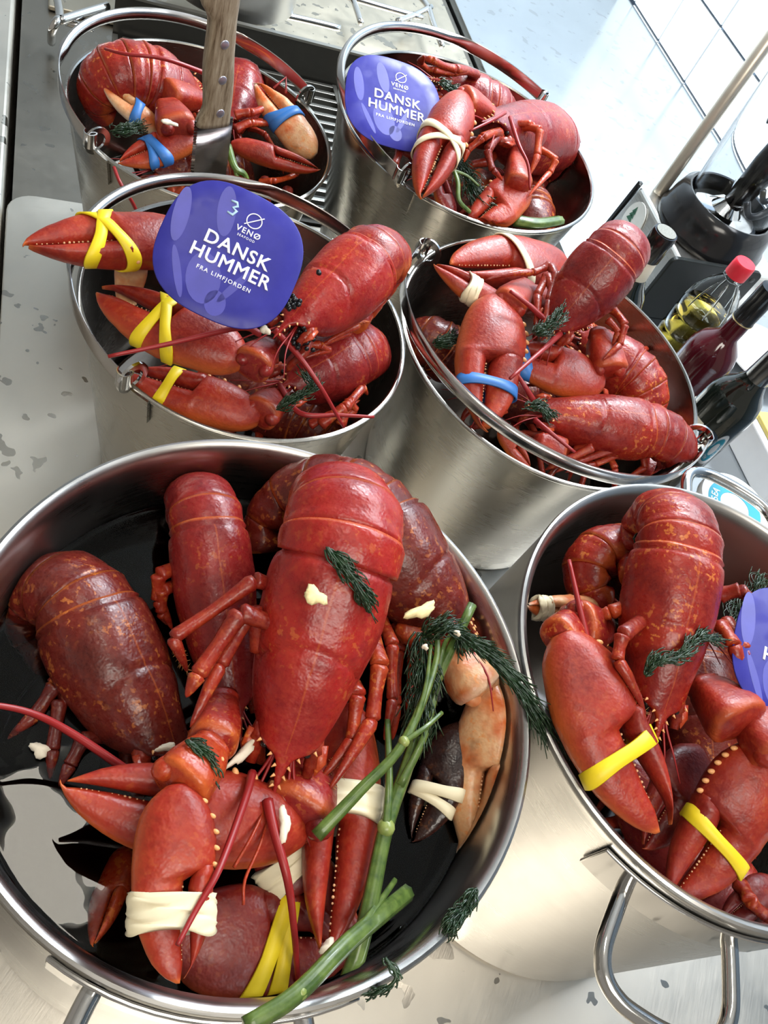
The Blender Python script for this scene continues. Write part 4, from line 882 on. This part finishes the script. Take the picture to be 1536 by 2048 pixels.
for i in range(n+1):
    t = i/n; c = kmid-ky*.004+bl*t; wl = .0215 - (.0008 if i % 2 else 0); wr_k = .0185 if t < .9 else .0185*(1-(t-.9)*3)
    vs += [c-kx*wl+bz*.0001, c-kx*(wl-.003)+bz*.0009, c+kx*wr_k+bz*.0012, c+kx*wr_k-bz*.0012, c-kx*(wl-.003)-bz*.0009]
for i in range(n):
    for j in range(5): fs.append((i*5+j, i*5+(j+1) % 5, (i+1)*5+(j+1) % 5, (i+1)*5+j))
fs += [(4, 3, 2, 1, 0), tuple(n*5+j for j in range(5))]
mb.add(vs, fs); mb.build('blade', M['blade'], kn, smooth=False)
# ------------------------------------------------------------------ greens
def green(name, c1, c2, sc=(140, 140, 140)):
    m, nt, p = new_mat(name); f1 = noise(nt, coords(nt), 120, 3, .6); c = ramp(nt, f1, [(.3, c1), (.7, c2)]); nt.links.new(c, p.inputs['Base Color']); p.inputs['Roughness'].default_value = .38; p.inputs['Coat Weight'].default_value = .2; bump(nt, p, f1, .2, .001); return m
M['stalk'] = green('celery_green', (.036, .078, .012), (.125, .19, .035)); M['stalk_pale'] = green('celery_pale_green', (.17, .24, .05), (.32, .36, .10)); M['dill'] = green('dill_green', (.006, .022, .008), (.020, .055, .018))
def stalk_mesh(mb, pts, r0, r1, ribs=7, flat=.75, n=21):
    c = curve(pts, 6); k = len(c); rows = []; u = Vector((0, 0, 1))
    for i, p_ in enumerate(c):
        t = (c[min(i+1, k-1)]-c[max(i-1, 0)]).normalized(); u = (u-t*u.dot(t)).normalized(); w = t.cross(u); r = r0+(r1-r0)*i/k
        rows.append([p_+(w*math.cos(2*math.pi*j/n)+u*flat*math.sin(2*math.pi*j/n))*r*(1+.09*math.cos(ribs*2*math.pi*j/n)) for j in range(n)])
    mb.loft(rows)
def stalk(label, main, r0, r1, branches=(), nodes=(), fronds=()):
    o = empty('celery_stalk', main[0], label, 'celery stalk', 'celery and dill stalks'); mb = MB(); stalk_mesh(mb, main, r0, r1); mb.build('stem', M['stalk'], o)
    for pts, ra, rb_ in branches: mb = MB(); stalk_mesh(mb, pts, ra, rb_, 5, .8, 15); mb.build('branch', M['stalk'], o)
    for p_, r in nodes: mb = MB(); mb.ball(p_, r*.88, 12, 8, (0, 0, 1), .8); mb.build('node', M['stalk_pale'], o)
    return o
stalk('thick green celery stalk forking upwards beside the banded claw in the foreground pot', [Q(700, 1960, .31), Q(735, 1830, .318), Q(772, 1655, .325), Q(815, 1530, .328), Q(860, 1390, .332), Q(945, 1208, .352)], .0052, .0030,
      [([Q(772, 1655, .328), Q(778, 1560, .330), Q(775, 1440, .325)], .0028, .0018), ([Q(800, 1570, .330), Q(845, 1480, .336), Q(868, 1400, .338), Q(885, 1300, .345), Q(905, 1262, .348)], .0026, .0012)], [(Q(772, 1655, .3265), .0062)])
stalk('green celery stalk lying from the claw up to the dill sprig, foreground pot', [Q(632, 1672, .336), Q(720, 1580, .344), Q(808, 1483, .350), Q(870, 1330, .352), Q(872, 1245, .356)], .0037, .0016,
      [([Q(808, 1483, .351), Q(850, 1455, .352), Q(884, 1425, .348)], .0018, .0012), ([Q(820, 1470, .350), Q(850, 1380, .354), Q(862, 1290, .356)], .0018, .0011)], [(Q(808, 1483, .3505), .0040)])
stalk('long green celery stalk lying over the front rim of the foreground pot', [Q(490, 2052, .348), Q(590, 1990, .346), Q(690, 1890, .336), Q(760, 1830, .318), Q(815, 1785, .285)], .0042, .0050, [([Q(690, 1892, .337), Q(740, 1830, .325), Q(790, 1760, .300)], .0024, .0016)], [(Q(600, 1984, .3455), .0047)])
def dill(label, spine, r=.0035, strands=16, length=.016, seed=1, spread=1.0):
    """a wet dill sprig: a stem with fine matted leaves along it"""
    o = empty('dill_sprig', spine[0], label, 'dill', 'dill sprigs'); rnd = random.Random(seed); c = curve(spine, 8); k = len(c)
    mb = MB(); mb.tube(c, [.0010]*k, 5); mb.build('stem', M['dill'], o); mb = MB()
    for i in range(int(strands*4.5)):
        a = rnd.randrange(k-1); t = (c[a+1]-c[a]).normalized(); sd = Vector((rnd.uniform(-1, 1), rnd.uniform(-1, 1), rnd.uniform(-.3, .5))).normalized()
        s0 = c[a]+sd*r*rnd.uniform(0, .8); ln = length*rnd.uniform(.5, 1.25); e = s0+(t*2.4+sd*.45*spread).normalized()*ln; md_ = (s0+e)/2+sd*r*.6
        mb.tube(curve([s0, md_, e], 3), [.0007, .00068, .0006, .0005, .00045, .0004, .0003][:7], 4)
        if rnd.random() < .6: mb.tube([md_, md_+(t*1.2+sd*rnd.uniform(.2, .7)).normalized()*ln*.45], [.0006, .0003], 4)
    mb.build('dill_leaves', M['dill'], o, kind='stuff'); return o
dill('dark dill sprig lying across the back of the bright lobster in the foreground pot', [Q(655, 1095, .415), Q(680, 1125, .4125), Q(712, 1165, .409), Q(738, 1205, .40)], .004, 26, .012, 1)
dill('thick rope of wet dill hanging over the right rim of the foreground pot', [Q(895, 1255, .345), Q(960, 1295, .343), Q(1020, 1350, .340), Q(1062, 1410, .336), Q(1105, 1490, .318)], .0042, 70, .022, 2, .5)
dill('loose dill fronds among the stalks at the right of the foreground pot', [Q(845, 1265, .35), Q(850, 1330, .345), Q(845, 1400, .338), Q(838, 1450, .33)], .008, 40, .020, 3)
dill('curl of dill over the dark lobster in the right of the foreground pot', [Q(845, 1275, .352), Q(880, 1255, .36), Q(915, 1265, .356), Q(925, 1285, .35)], .005, 30, .012, 4)
dill('bit of dill stuck to the wrist of the drooping claw', [Q(375, 1480, .366), Q(395, 1495, .366), Q(420, 1535, .365)], .003, 16, .009, 5)
dill('scrap of dill clinging to the right front rim of the foreground pot', [Q(952, 1778, .330), Q(930, 1815, .330), Q(905, 1835, .330), Q(900, 1860, .326)], .004, 24, .009, 6)
dill('bent dill stem hooked over the front rim of the foreground pot', [Q(770, 1915, .334), Q(792, 1950, .334), Q(775, 1975, .331), Q(735, 1990, .325)], .0018, 8, .006, 7)
dill('dill sprig curved over the head of the lobster in the right-hand pot', [Q(1290, 1350, .376), Q(1310, 1322, .381), Q(1360, 1312, .384), Q(1400, 1275, .386), Q(1440, 1282, .380)], .0034, 36, .011, 8)
dill('dark dill leaf behind the lobster tail in the right-hand pot', [Q(1270, 1085, .362), Q(1290, 1078, .364), Q(1305, 1082, .362)], .004, 20, .009, 9)
dill('dark dill clump at the right edge of the right-hand pot', [Q(1460, 1290, .318), Q(1500, 1220, .322), Q(1530, 1180, .325)], .012, 50, .018, 10)
dill('dill threads over the dark lobster in the middle left bucket', [Q(555, 820, .275), Q(590, 800, .285), Q(625, 775, .292), Q(610, 745, .295)], .004, 26, .011, 11)
dill('limp dill between the lobsters of the back right bucket', [Q(905, 310, .27), Q(930, 350, .268), Q(950, 390, .262), Q(985, 400, .262)], .012, 60, .020, 12)
dill('wet dill beside the blue card in the back right bucket', [Q(880, 165, .295), Q(905, 180, .292), Q(925, 195, .29)], .007, 30, .014, 13)
dill('dark dill stuck to the lobster head in the middle right bucket', [Q(1070, 670, .312), Q(1095, 655, .318), Q(1125, 625, .325)], .006, 34, .011, 14)
dill('dill on the mouthparts of the lowest lobster in the middle right bucket', [Q(1050, 815, .28), Q(1080, 812, .285), Q(1100, 830, .282)], .005, 26, .010, 15)
dill('dark herbs under the folded tail at the left of the middle right bucket', [Q(870, 690, .245), Q(890, 685, .25), Q(910, 672, .25)], .006, 30, .012, 16)
dill('dark herbs between the claws in the knife bucket', [Q(225, 265, .212), Q(255, 260, .216), Q(280, 255, .215)], .007, 30, .012, 17)
stalk('green celery stalk lying at the near wall of the back right bucket', [Q(1028, 440, .255), Q(1075, 447, .257), Q(1122, 441, .256)], .0085, .0065)
stalk('thin green stem among the claws of the back right bucket', [Q(898, 320, .285), Q(915, 360, .282), Q(918, 400, .272), Q(940, 425, .262)], .0030, .0024, [([Q(905, 340, .284), Q(935, 352, .284), Q(958, 372, .28)], .0022, .0014)])
stalk('bent green stem beside the knife blade in the top left bucket', [Q(455, 290, .232), Q(470, 335, .228), Q(490, 350, .222), Q(500, 385, .205)], .0042, .0034, [([Q(470, 335, .228), Q(478, 370, .215)], .003, .002)])
# ------------------------------------------------------------------ scraps of meat and roe
def scrap(label, cen, rx, ry, rz, mat='flesh', seed=1, rot=0, name='meat_scrap', cat='meat scrap'):
    rnd = random.Random(seed); mb = MB(); c = Vector(cen); rows = []; x = Vector((math.cos(rot), math.sin(rot), 0)); y = Vector((-x.y, x.x, 0)); ph = [rnd.uniform(0, 6) for _ in range(6)]
    for i in range(9):
        a = math.pi*i/8
        rows.append([c+(x*rx*math.cos(2*math.pi*k/18)+y*ry*math.sin(2*math.pi*k/18))*max(.02, math.sin(a))*(1+.22*math.sin(3*2*math.pi*k/18+ph[0])+.15*math.sin(5*2*math.pi*k/18+ph[1]+i))+Vector((0, 0, -math.cos(a)*rz)) for k in range(18)])
    mb.loft(rows); return tag(mb.build(name, M[mat]), label, cat, 'white meat scraps')
M['curd'] = plain('yellow_curd', (.88, .70, .36), .6, vs=400, var=.2)
scrap('flat cream scrap stuck on the back of the bright lobster', Q(630, 1192, .4085), .0068, .0052, .0022, 'curd', 1)
scrap('long yellowish scrap on the dark lobster at the right of the foreground pot', Q(842, 1222, .362), .0125, .0040, .003, 'curd', 2, 1.0)
scrap('white strip of meat by the feelers of the bright lobster', Q(568, 1648, .340), .0030, .0100, .002, 'flesh', 3, .55)
scrap('white shred of meat beside the head of the bright lobster', Q(487, 1505, .335), .0030, .0115, .003, 'flesh', 4, -.2)
scrap('squiggle of white meat on the half sunk dark lobster', Q(335, 1495, .312), .0065, .0024, .002, 'flesh', 5, .7)
scrap('white scrap floating in the broth at the left of the foreground pot', Q(80, 1500, .267), .0060, .0042, .003, 'flesh', 6)
scrap('white scrap on the wrist in the knife bucket', Q(338, 245, .2565), .0090, .0038, .002, 'flesh', 7, .5)
scrap('white scrap on the head of the lobster with the blue card', Q(530, 660, .3365), .0045, .0035, .003, 'flesh', 8)
scrap('cream crumb on the dill in the foreground pot', Q(850, 1294, .358), .0022, .0019, .002, 'flesh', 9)
scrap('cream crumb by the dill curl in the foreground pot', Q(914, 1266, .363), .0026, .0017, .002, 'flesh', 10)
scrap('white tip of meat between the fingers of the claw beside the celery', Q(655, 1895, .305), .0034, .0050, .004, 'flesh', 11)
def roe(label, cen, r, n, seed):
    rnd = random.Random(seed); mb = MB(); c = Vector(cen)
    for i in range(n):
        d_ = Vector((rnd.gauss(0, 1), rnd.gauss(0, 1), abs(rnd.gauss(0, .5))))*r*.5; mb.ball(c+d_, .0021, 8, 6)
    return tag(mb.build('roe', M['roe']), label, 'roe', kind='stuff')
roe('cluster of black roe at the neck of the lobster with the blue card', Q(578, 608, .352), .009, 46, 1); roe('black roe beside the legs in the middle left bucket', Q(605, 682, .318), .010, 46, 2)
roe('black roe crumbs on the back of the lobster with the blue card', Q(636, 545, .362), .0012, 3, 3)
# ------------------------------------------------------------------ bottles
def glass(name, col, rough=.02, trans=1.0, ior=1.45):
    m, nt, p = new_mat(name); f1 = noise(nt, coords(nt), 20); c = mixc(nt, f1, tuple(x*.95 for x in col), col); nt.links.new(c, p.inputs['Base Color']); p.inputs['Roughness'].default_value = rough; p.inputs['Transmission Weight'].default_value = trans; p.inputs['IOR'].default_value = ior; return m
M['clear'] = glass('clear_plastic', (.97, .98, .97), .02, 1, 1.20); M['oil'] = glass('yellow_oil', (.86, .62, .09), .0, 1, 1.36)
M['clear_jar'] = glass('clear_jar_plastic', (.98, .99, 1.0), .015, 1, 1.28)
M['black_glass'] = plain('black_bottle_glass', (.006, .009, .007), .05, 0, .6, .5); M['black_cap'] = plain('black_plastic', (.012, .012, .013), .16)
M['red_cap'] = plain('red_plastic', (.74, .022, .045), .4); M['sauce'] = plain('dark_red_sauce_in_glass', (.065, .003, .008), .10, 0, .6, .4); M['paper'] = plain('cream_paper_label', (.80, .76, .64), .7, var=.06)
M['white_plastic'] = plain('white_plastic', (.85, .86, .88), .3, var=.03); M['ink'] = plain('black_ink', (.03, .03, .03), .5); M['navy'] = plain('navy_seal', (.010, .022, .038), .2)
def bottle_parts(root, prof_body, mat, name='bottle_body', n=56, subname=None, ribs=None):
    mb = MB(); mb.lathe(prof_body, root.location, n); return mb.build(name, mat, root, auto=50)
# oil bottle
ob = empty('oil_bottle', Q(1437, 588, .16)*1, 'clear plastic bottle of yellow cooking oil with a red cap', 'bottle'); ob.location.z = 0
c = ob.location
OZ = .80
OP = [(0, .002), (.034, .002), (.040, .008), (.041, .03), (.040, .05), (.0385, .054), (.040, .058), (.041, .09), (.0385, .094), (.0385, .100), (.041, .104), (.041, .135), (.0385, .139), (.041, .144), (.041, .160), (.040, .175), (.036, .195), (.029, .213), (.020, .228), (.0145, .236), (.0135, .240), (.0165, .241), (.0165, .244), (.013, .246), (.013, .262)]
OP = [(r_, z_*OZ) for r_, z_ in OP]
bottle_parts(ob, OP + [(.0122, .262*OZ), (.0122, .238*OZ)] + [(max(r-.0012, 0), z) for r, z in OP[::-1][3:-1]] + [(0, .0035)], M['clear'])
mb = MB(); ins = [(max(r-.0016, 0), z) for r, z in OP if z <= .160*OZ]; mb.lathe([(0, .0045)]+[(r, max(z, .0045)) for r, z in ins[1:]]+[(.0385, .164*OZ), (0, .164*OZ)], c, 56); mb.build('oil', M['oil'], ob)
mb = MB(); mb.lathe([(r_, z_*OZ) for r_, z_ in [(.0155, .247), (.0172, .248), (.0175, .266), (.0170, .276), (.0155, .279), (0, .280)]], c, 40); cp = mb.build('cap', M['red_cap'], ob, auto=40)
for k in range(8):
    a = 2*math.pi*k/8; d_ = Vector((math.cos(a), math.sin(a), 0)); mb = MB(); mb.tube([c+d_*.0405+UZ*.165*OZ, c+d_*.0375+UZ*.192*OZ, c+d_*.028+UZ*.216*OZ, c+d_*.0165+UZ*.234*OZ], [.0010, .0016, .0014, .0006], 6); mb.build('shoulder_rib', M['clear'], ob)
# sauce bottle (square shouldered, dark red)
sb = empty('sauce_bottle', Q(1438, 690, .15), 'dark red sauce bottle with a black capped neck beside the oil bottle', 'bottle'); sb.location.z = 0; c = sb.location
def facet(rows, nside=6):
    return rows
mb = MB(); prof = [(0, .001), (.036, .001), (.039, .006), (.039, .120), (.038, .135), (.032, .152), (.020, .165), (.0155, .172), (.0150, .212), (0, .213)]; mb.lathe(prof, c, 40)
for i, v in enumerate(mb.v):
    r = v-c; ra = math.hypot(r.x, r.y)
    if ra > .0005:
        a = math.atan2(r.y, r.x); q = 1/((abs(math.cos(a))**3.4+abs(math.sin(a))**3.4)**(1/3.4)); k = min(1, max(0, (.168-r.z)/.03)); f_ = 1+(q-1)*k*.55
        mb.v[i] = Vector((c.x+r.x*f_, c.y+r.y*f_, v.z))
mb.build('bottle_body', M['sauce'], sb, auto=50)
mb = MB(); mb.lathe([(.0158, .200), (.0166, .2005), (.0168, .204), (.0160, .205), (.0160, .245), (.0165, .247), (.0160, .262), (0, .263)], c, 36); cp = mb.build('cap', M['black_cap'], sb, auto=40)
M['gold'] = plain('pale_gold_foil', (.55, .42, .22), .35, .8); mb = MB(); mb.lathe([(.0170, .2012), (.0171, .2012), (.0171, .2030), (.0170, .2030)], c, 36); mb.build('foil_ring', M['gold'], cp)
# wine bottles
WP = [(0, .004), (.030, .001), (.036, .004), (.0375, .010), (.0375, .185), (.0365, .198), (.031, .212), (.022, .224), (.0165, .236), (.0148, .250), (.0142, .285), (.0155, .287), (.0155, .295), (.0140, .297), (0, .298)]
def wine(label, loc, seal=False, paper=None, screw=False):
    o = empty('wine_bottle', loc, label, 'bottle', 'dark wine bottles'); o.location.z = 0; c = o.location; bottle_parts(o, WP, M['black_glass'])
    if paper:
        a0, a1, z0, z1 = paper; mb = MB(); rows = [[c+Vector((math.cos(a)*r_, math.sin(a)*r_, z)) for r_, z in ((.0377, z0), (.0382, z0), (.0382, z1), (.0377, z1))] for a in [a0+(a1-a0)*k/20 for k in range(21)]]; mb.loft(rows); pp = mb.build('paper_label', M['paper'], o, auto=40)
        am = (a0+a1)/2
    return o
wb = wine('black wine bottle with a navy seal standing behind the middle right bucket', Q(1462, 806, .19), paper=None); c = wb.location
ang_c = math.atan2(-c.y, -c.x)
mb = MB(); d_ = Vector((math.cos(ang_c+.25), math.sin(ang_c+.25), 0)); t_ = Vector((-d_.y, d_.x, 0)); rows = []
for k in range(29):
    a = 2*math.pi*k/28; rows.append([c+d_*.0372+t_*math.cos(a)*r_+UZ*(.150+math.sin(a)*r_)+d_*h_-d_*(math.cos(a)*r_)**2*13 for r_, h_ in ((.0005, .0016), (.0145, .0016), (.0155, .001), (.0155, -.001))])
mb.loft(rows, caps=False); mb.build('seal', M['navy'], wb)
mb = MB(); a0, a1 = ang_c-1.5, ang_c-.12; rows = [[c+Vector((math.cos(a)*r_, math.sin(a)*r_, z)) for r_, z in ((.0377, .06), (.0382, .06), (.0382, .165), (.0377, .165))] for a in [a0+(a1-a0)*k/20 for k in range(21)]]; mb.loft(rows); pp = mb.build('paper_label', M['paper'], wb, auto=40)
mb = MB(); mb.lathe([(.0150, .238), (.0162, .240), (.0152, .285), (.0162, .288), (.0160, .299), (0, .300)], c, 36); mb.build('foil_cap', M['black_cap'], wb, auto=40)
w2 = wine('dark bottle with a black screw cap and cream neck label behind the upright lobster tail', Q(1322, 478, .292)); c = w2.location
mb = MB(); mb.lathe([(.0152, .232), (.0178, .236), (.0155, .262), (.0150, .264)], c, 36); mb.build('neck_label', M['paper'], w2)
mb = MB(); mb.lathe([(.0148, .262), (.0164, .264), (.0168, .300), (.0158, .303), (0, .3035)], c, 36); cp = mb.build('screw_cap', M['black_cap'], w2, auto=40)
mb = MB(); mb.lathe([(0, .3036), (.0135, .3036), (.0135, .3042), (0, .3042)], c, 32); mb.build('cap_stamp', plain('grey_stamp', (.20, .20, .17), .6, vs=500, var=.5), cp, smooth=False)
# ------------------------------------------------------------------ board with a hole, standing on edge
M['slate'] = plain('black_board_plastic', (.010, .012, .011), .42, 0, .25)
bd2 = empty('black_board', AB(1.05, .935, 0), 'black board with a hanging hole standing upright behind the oil bottle', 'board')
def board(a0, a1, b0, thick, z1, rc):
    mb = MB(); pts = [(a0, 0), (a1, 0)]+[(a1-rc+rc*math.cos(R(k*15)), z1-rc+rc*math.sin(R(k*15))) for k in range(7)]+[(a0+rc-rc*math.sin(R(k*15)), z1-rc+rc*math.cos(R(k*15))) for k in range(7)]
    n = len(pts); mb.add([AB(a, b, z) for b in (b0, b0+thick) for a, z in pts], [tuple(range(n)), tuple(n+i for i in range(n))[::-1]]+[(i, (i+1) % n, n+(i+1) % n, n+i) for i in range(n)]); return mb

mb = board(.952, 1.150, .930, .009, .128, .012); mb.build('board_sheet', M['slate'], bd2, smooth=False, bevel=.002)
mb = MB(); hc = AB(1.136, .9295, .112); mb.tube([hc-UB*.0002, hc+UB*.001], [.0052, .0052], 20); mb.build('hanging_hole', M['ink'], bd2)
# ------------------------------------------------------------------ blender
bl_ = empty('blender', AB(1.11, 1.06, 0), 'bar blender with a steel base, black collar and tall clear jar', 'blender')
M['brushed'] = steel('brushed_appliance_steel', (.66, .64, .60), .28, (1, 1, 60), .1)
mb = MB(); pts = [(1.0, .955), (1.235, .955), (1.235, 1.165), (1.0, 1.165)]; n = 4
mb.add([AB(1.1175+(a-1.1175)*k, 1.06+(b-1.06)*k, z) for z, k in ((.008, 1.04), (.10, .985)) for a, b in pts], [(3, 2, 1, 0), (4, 5, 6, 7)]+[(i, (i+1) % 4, 4+(i+1) % 4, 4+i) for i in range(4)]); mb.build('steel_base', M['brushed'], bl_, smooth=False, bevel=.008)
mb = MB(); abox(mb, .992, 1.243, .947, 1.173, 0, .010); mb.build('foot', M['black_cap'], bl_, smooth=False, bevel=.004)
mb = MB(); mb.add([AB(.9945, 1.169, .004), AB(.9945, 1.176, .004), AB(1.0005, 1.172, .103), AB(1.0005, 1.166, .103), AB(1.004, 1.169, .004), AB(1.004, 1.176, .004), AB(1.008, 1.172, .103), AB(1.008, 1.166, .103)], [(0, 1, 2, 3), (7, 6, 5, 4), (0, 4, 5, 1), (1, 5, 6, 2), (2, 6, 7, 3), (3, 7, 4, 0)]); mb.build('edge_trim', M['black_cap'], bl_, smooth=False)
c = AB(1.112, 1.062, 0)
mb = MB(); mb.lathe([(.070, .098), (.102, .098), (.106, .104), (.105, .114), (.101, .118), (.098, .140), (.092, .158), (.083, .165), (.079, .164), (.079, .128), (0, .126)], c, 72); mb.build('black_collar', M['black_cap'], bl_, auto=40)
mb = MB(); mb.lathe([(.0, .130), (.060, .130), (.074, .136), (.076, .165), (.098, .52), (.0955, .52), (.0735, .166), (.070, .140), (.0, .133)], c, 72); jr = mb.build('jar', M['clear_jar'], bl_, auto=40)
mb = MB(); mb.lathe([(0, .134), (.045, .134), (.058, .139), (.060, .146), (.030, .150), (.014, .168), (0, .170)], c, 48); mb.build('blade_seat', M['chrome'], bl_, auto=40)
for k in range(4):
    a = R(90*k+20); d_ = Vector((math.cos(a), math.sin(a), 0)); mb = MB(); mb.tube([c+UZ*.166, c+d_*.02+UZ*.170, c+d_*.042+UZ*(.185 if k % 2 else .160)], [.006, .0055, .001], 8, .25); mb.build('blade', M['chrome'], bl_)
mb = MB(); p_ = Q(1318, 385, .10); mb.tube([p_-UZ*.004, p_+UZ*.01, p_+UZ*.48], [.0125, .0115, .0115], 20); mb.build('guide_post', plain('champagne_metal', (.62, .56, .47), .32, .7), bl_)
# oval badge on the base: dark green fir and a lettered strip
bx0 = AB(.9975, 1.118, .056); nb = (-UA+UZ*.05).normalized(); tb = -UB; vb = nb.cross(tb); vb = vb if vb.z > 0 else -vb
mb = MB(); vs = [bx0+nb*.0012+tb*.030*math.cos(2*math.pi*k/36)+vb*.036*math.sin(2*math.pi*k/36) for k in range(36)]; vs2 = [v_-nb*.002 for v_ in vs]; mb.add(vs+vs2, [tuple(range(36))]+[(k, (k+1) % 36, 36+(k+1) % 36, 36+k) for k in range(36)]); bg_ = mb.build('badge', plain('silver_badge', (.62, .62, .58), .4), bl_, smooth=False)
M['fir'] = plain('dark_green_print', (.012, .10, .045), .5); mb = MB()
for z_, w_ in ((.004, .011), (-.004, .014), (-.012, .017)):
    ce = bx0+nb*.0016-tb*.010+vb*(z_+.006); mb.add([ce-tb*w_*.6, ce+tb*w_*.6, ce+vb*.014], [(0, 1, 2)])
mb.build('fir_print', M['fir'], bg_, smooth=False)
put_text('JTC', .012, bg_, bx0+nb*.0016+tb*.006-vb*.014, tb, vb, tb.cross(vb), M['ink'], .0001, 1.1)
mb = MB(); mb.box(bx0+nb*.0014+tb*.004-vb*.0225, tb*.017, vb*.0008, nb*.0003); mb.build('badge_line', M['ink'], bg_, smooth=False)
# tools standing in the jar
M['cord'] = plain('black_rubber_cord', (.010, .011, .014), .35)
hm = empty('hand_mixer', c+UZ*.15, 'black hand mixer with looped cord standing inside the blender jar', 'mixer')
mb = MB(); mb.tube([c+Vector((.004, .0, .165)), c+Vector((.010, .012, .24)), c+Vector((.020, .03, .33)), c+Vector((.026, .04, .50))], [.020, .026, .027, .024], 20); mb.build('mixer_body', M['black_cap'], hm)
mb = MB(); mb.tube(curve([c+Vector((-.040, -.004, .305)), c+Vector((-.02, .0, .31)), c+Vector((.01, .01, .34)), c+Vector((.03, .02, .40)), c+Vector((.045, .02, .50))], 6), .0062, 10); mb.build('cord', M['cord'], hm)
mb = MB(); mb.tube(curve([c+Vector((.012, -.05, .20)), c+Vector((.03, -.055, .185)), c+Vector((.052, -.035, .20)), c+Vector((.064, -.01, .25)), c+Vector((.066, .0, .34))], 6), .0058, 10); mb.build('cord', M['cord'], hm)
mb = MB(); mb.tube(curve([c+Vector((.02, -.052, .23)), c+Vector((.034, -.05, .215)), c+Vector((.05, -.03, .235)), c+Vector((.058, -.01, .29))], 6), .0050, 10); mb.build('cord', M['cord'], hm)
# ------------------------------------------------------------------ tub, plate and other things at the right edge
tc = Q(1470, 1012, .088); tb_ = empty('plastic_tub', Vector((tc.x, tc.y, 0)), 'translucent white plastic tub with a round turquoise lid label', 'tub'); c = tb_.location
mb = MB(); mb.lathe([(0, .001), (.040, .001), (.043, .006), (.050, .082), (0, .083)], c, 56); mb.build('tub_body', M['white_plastic'], tb_, auto=40)
mb = MB(); mb.lathe([(.050, .078), (.0545, .079), (.055, .086), (.0535, .090), (.050, .090), (.047, .087), (0, .0868)], c, 64); ld = mb.build('lid', M['white_plastic'], tb_, auto=40)
M['turq'] = plain('turquoise_print', (.04, .33, .46), .4); mb = MB(); rows = []
for k in range(65):
    a = 2*math.pi*k/64; d_ = Vector((math.cos(a), math.sin(a), 0)); rows.append([c+d_*.0225+UZ*.0869, c+d_*.0225+UZ*.0876, c+d_*.0415+UZ*.0876, c+d_*.0415+UZ*.0869])
mb.loft(rows, caps=False); lb = mb.build('lid_label', M['turq'], ld, smooth=False)
for ch, dg in zip('SEA', (196, 182, 168)):
    a = R(dg); d_ = Vector((math.cos(a), math.sin(a), 0)); put_text(ch, .0145, lb, c+d_*.0320+UZ*.0879, Vector((d_.y, -d_.x, 0)), d_, UZ, M['print'], .0001)
for ch, dg in zip('OCEAN', (122, 106, 90, 74, 58)):
    a = R(dg); d_ = Vector((math.cos(a), math.sin(a), 0)); put_text(ch, .0145, lb, c+d_*.0320+UZ*.0879, Vector((d_.y, -d_.x, 0)), d_, UZ, M['print'], .0001)
pc = Q(1530, 712, .02); mb = MB(); mb.lathe([(0, .001), (.045, .001), (.05, .004), (.085, .020), (.084, .022), (.05, .007), (0, .005)], Vector((pc.x, pc.y, 0)), 56); tag(mb.build('plate', M['white_plastic'], auto=40), 'white plate behind the wine bottle neck', 'plate')
wx = Q(1585, 905, .05); wt = empty('white_box', Vector((wx.x, wx.y, 0)), 'white box with a yellow top at the right edge beside the wine bottle', 'box')
mb = MB(); mb.box(Vector((wx.x, wx.y, .03)), UA*.065, UB*.07, UZ*.03); mb.build('box_body', M['white_plastic'], wt, smooth=False, bevel=.004)
mb = MB(); mb.box(Vector((wx.x, wx.y, .064))+UB*.025, UA*.055, UB*.04, UZ*.004); mb.build('yellow_top', plain('yellow_plastic', (.72, .58, .16), .5), wt, smooth=False, bevel=.002)
# ------------------------------------------------------------------ shells rest against the vessel walls instead of passing through them
VESSELS = [(P1C, R_P-.0125, R_P-.0125, H_P), (P2C, R_P-.0125, R_P-.0125, H_P), (B1C, .1566*.76-.004, .1566-.0065, .211), (B2C, .182*.76-.004, .182-.0065, .257), (B3C, .156*.76-.004, .156-.0065, .248), (B4C, .182*.76-.004, .182-.0065, .247)]
def settle(o, root_loc, v):
    c, rb_, rt_, h = v; worst = 0.0
    if o.type == 'MESH' and not o.name.startswith('antenna'):
        off = root_loc if o.parent else o.location
        for vert in o.data.vertices:
            p_ = vert.co+off
            if p_.z > h+.004: continue
            lim = rb_+(rt_-rb_)*max(0, min(1, p_.z/h)); dx, dy = p_.x-c.x, p_.y-c.y; r_ = math.hypot(dx, dy)
            if r_ > lim:
                worst = max(worst, r_-lim); k = lim/r_; vert.co.x = c.x+dx*k-off.x; vert.co.y = c.y+dy*k-off.y
            if p_.z < .012: vert.co.z = .012-off.z
    for ch in o.children: worst = max(worst, settle(ch, root_loc, v))
    return worst
for o in list(COL.objects):
    if o.parent or o.get('category') not in ('lobster', 'rubber band', 'dill', 'celery stalk', 'meat scrap'): continue
    v = min(VESSELS, key=lambda q: math.hypot(o.location.x-q[0].x, o.location.y-q[0].y)/q[2])
    if o.get('category') in ('dill', 'celery stalk') and any(w in o['label'] for w in ('rim',)): continue
    w_ = settle(o, o.location.copy(), v)
    if DEBUG and w_ > .006: print('SETTLE', round(w_, 4), o['label'])
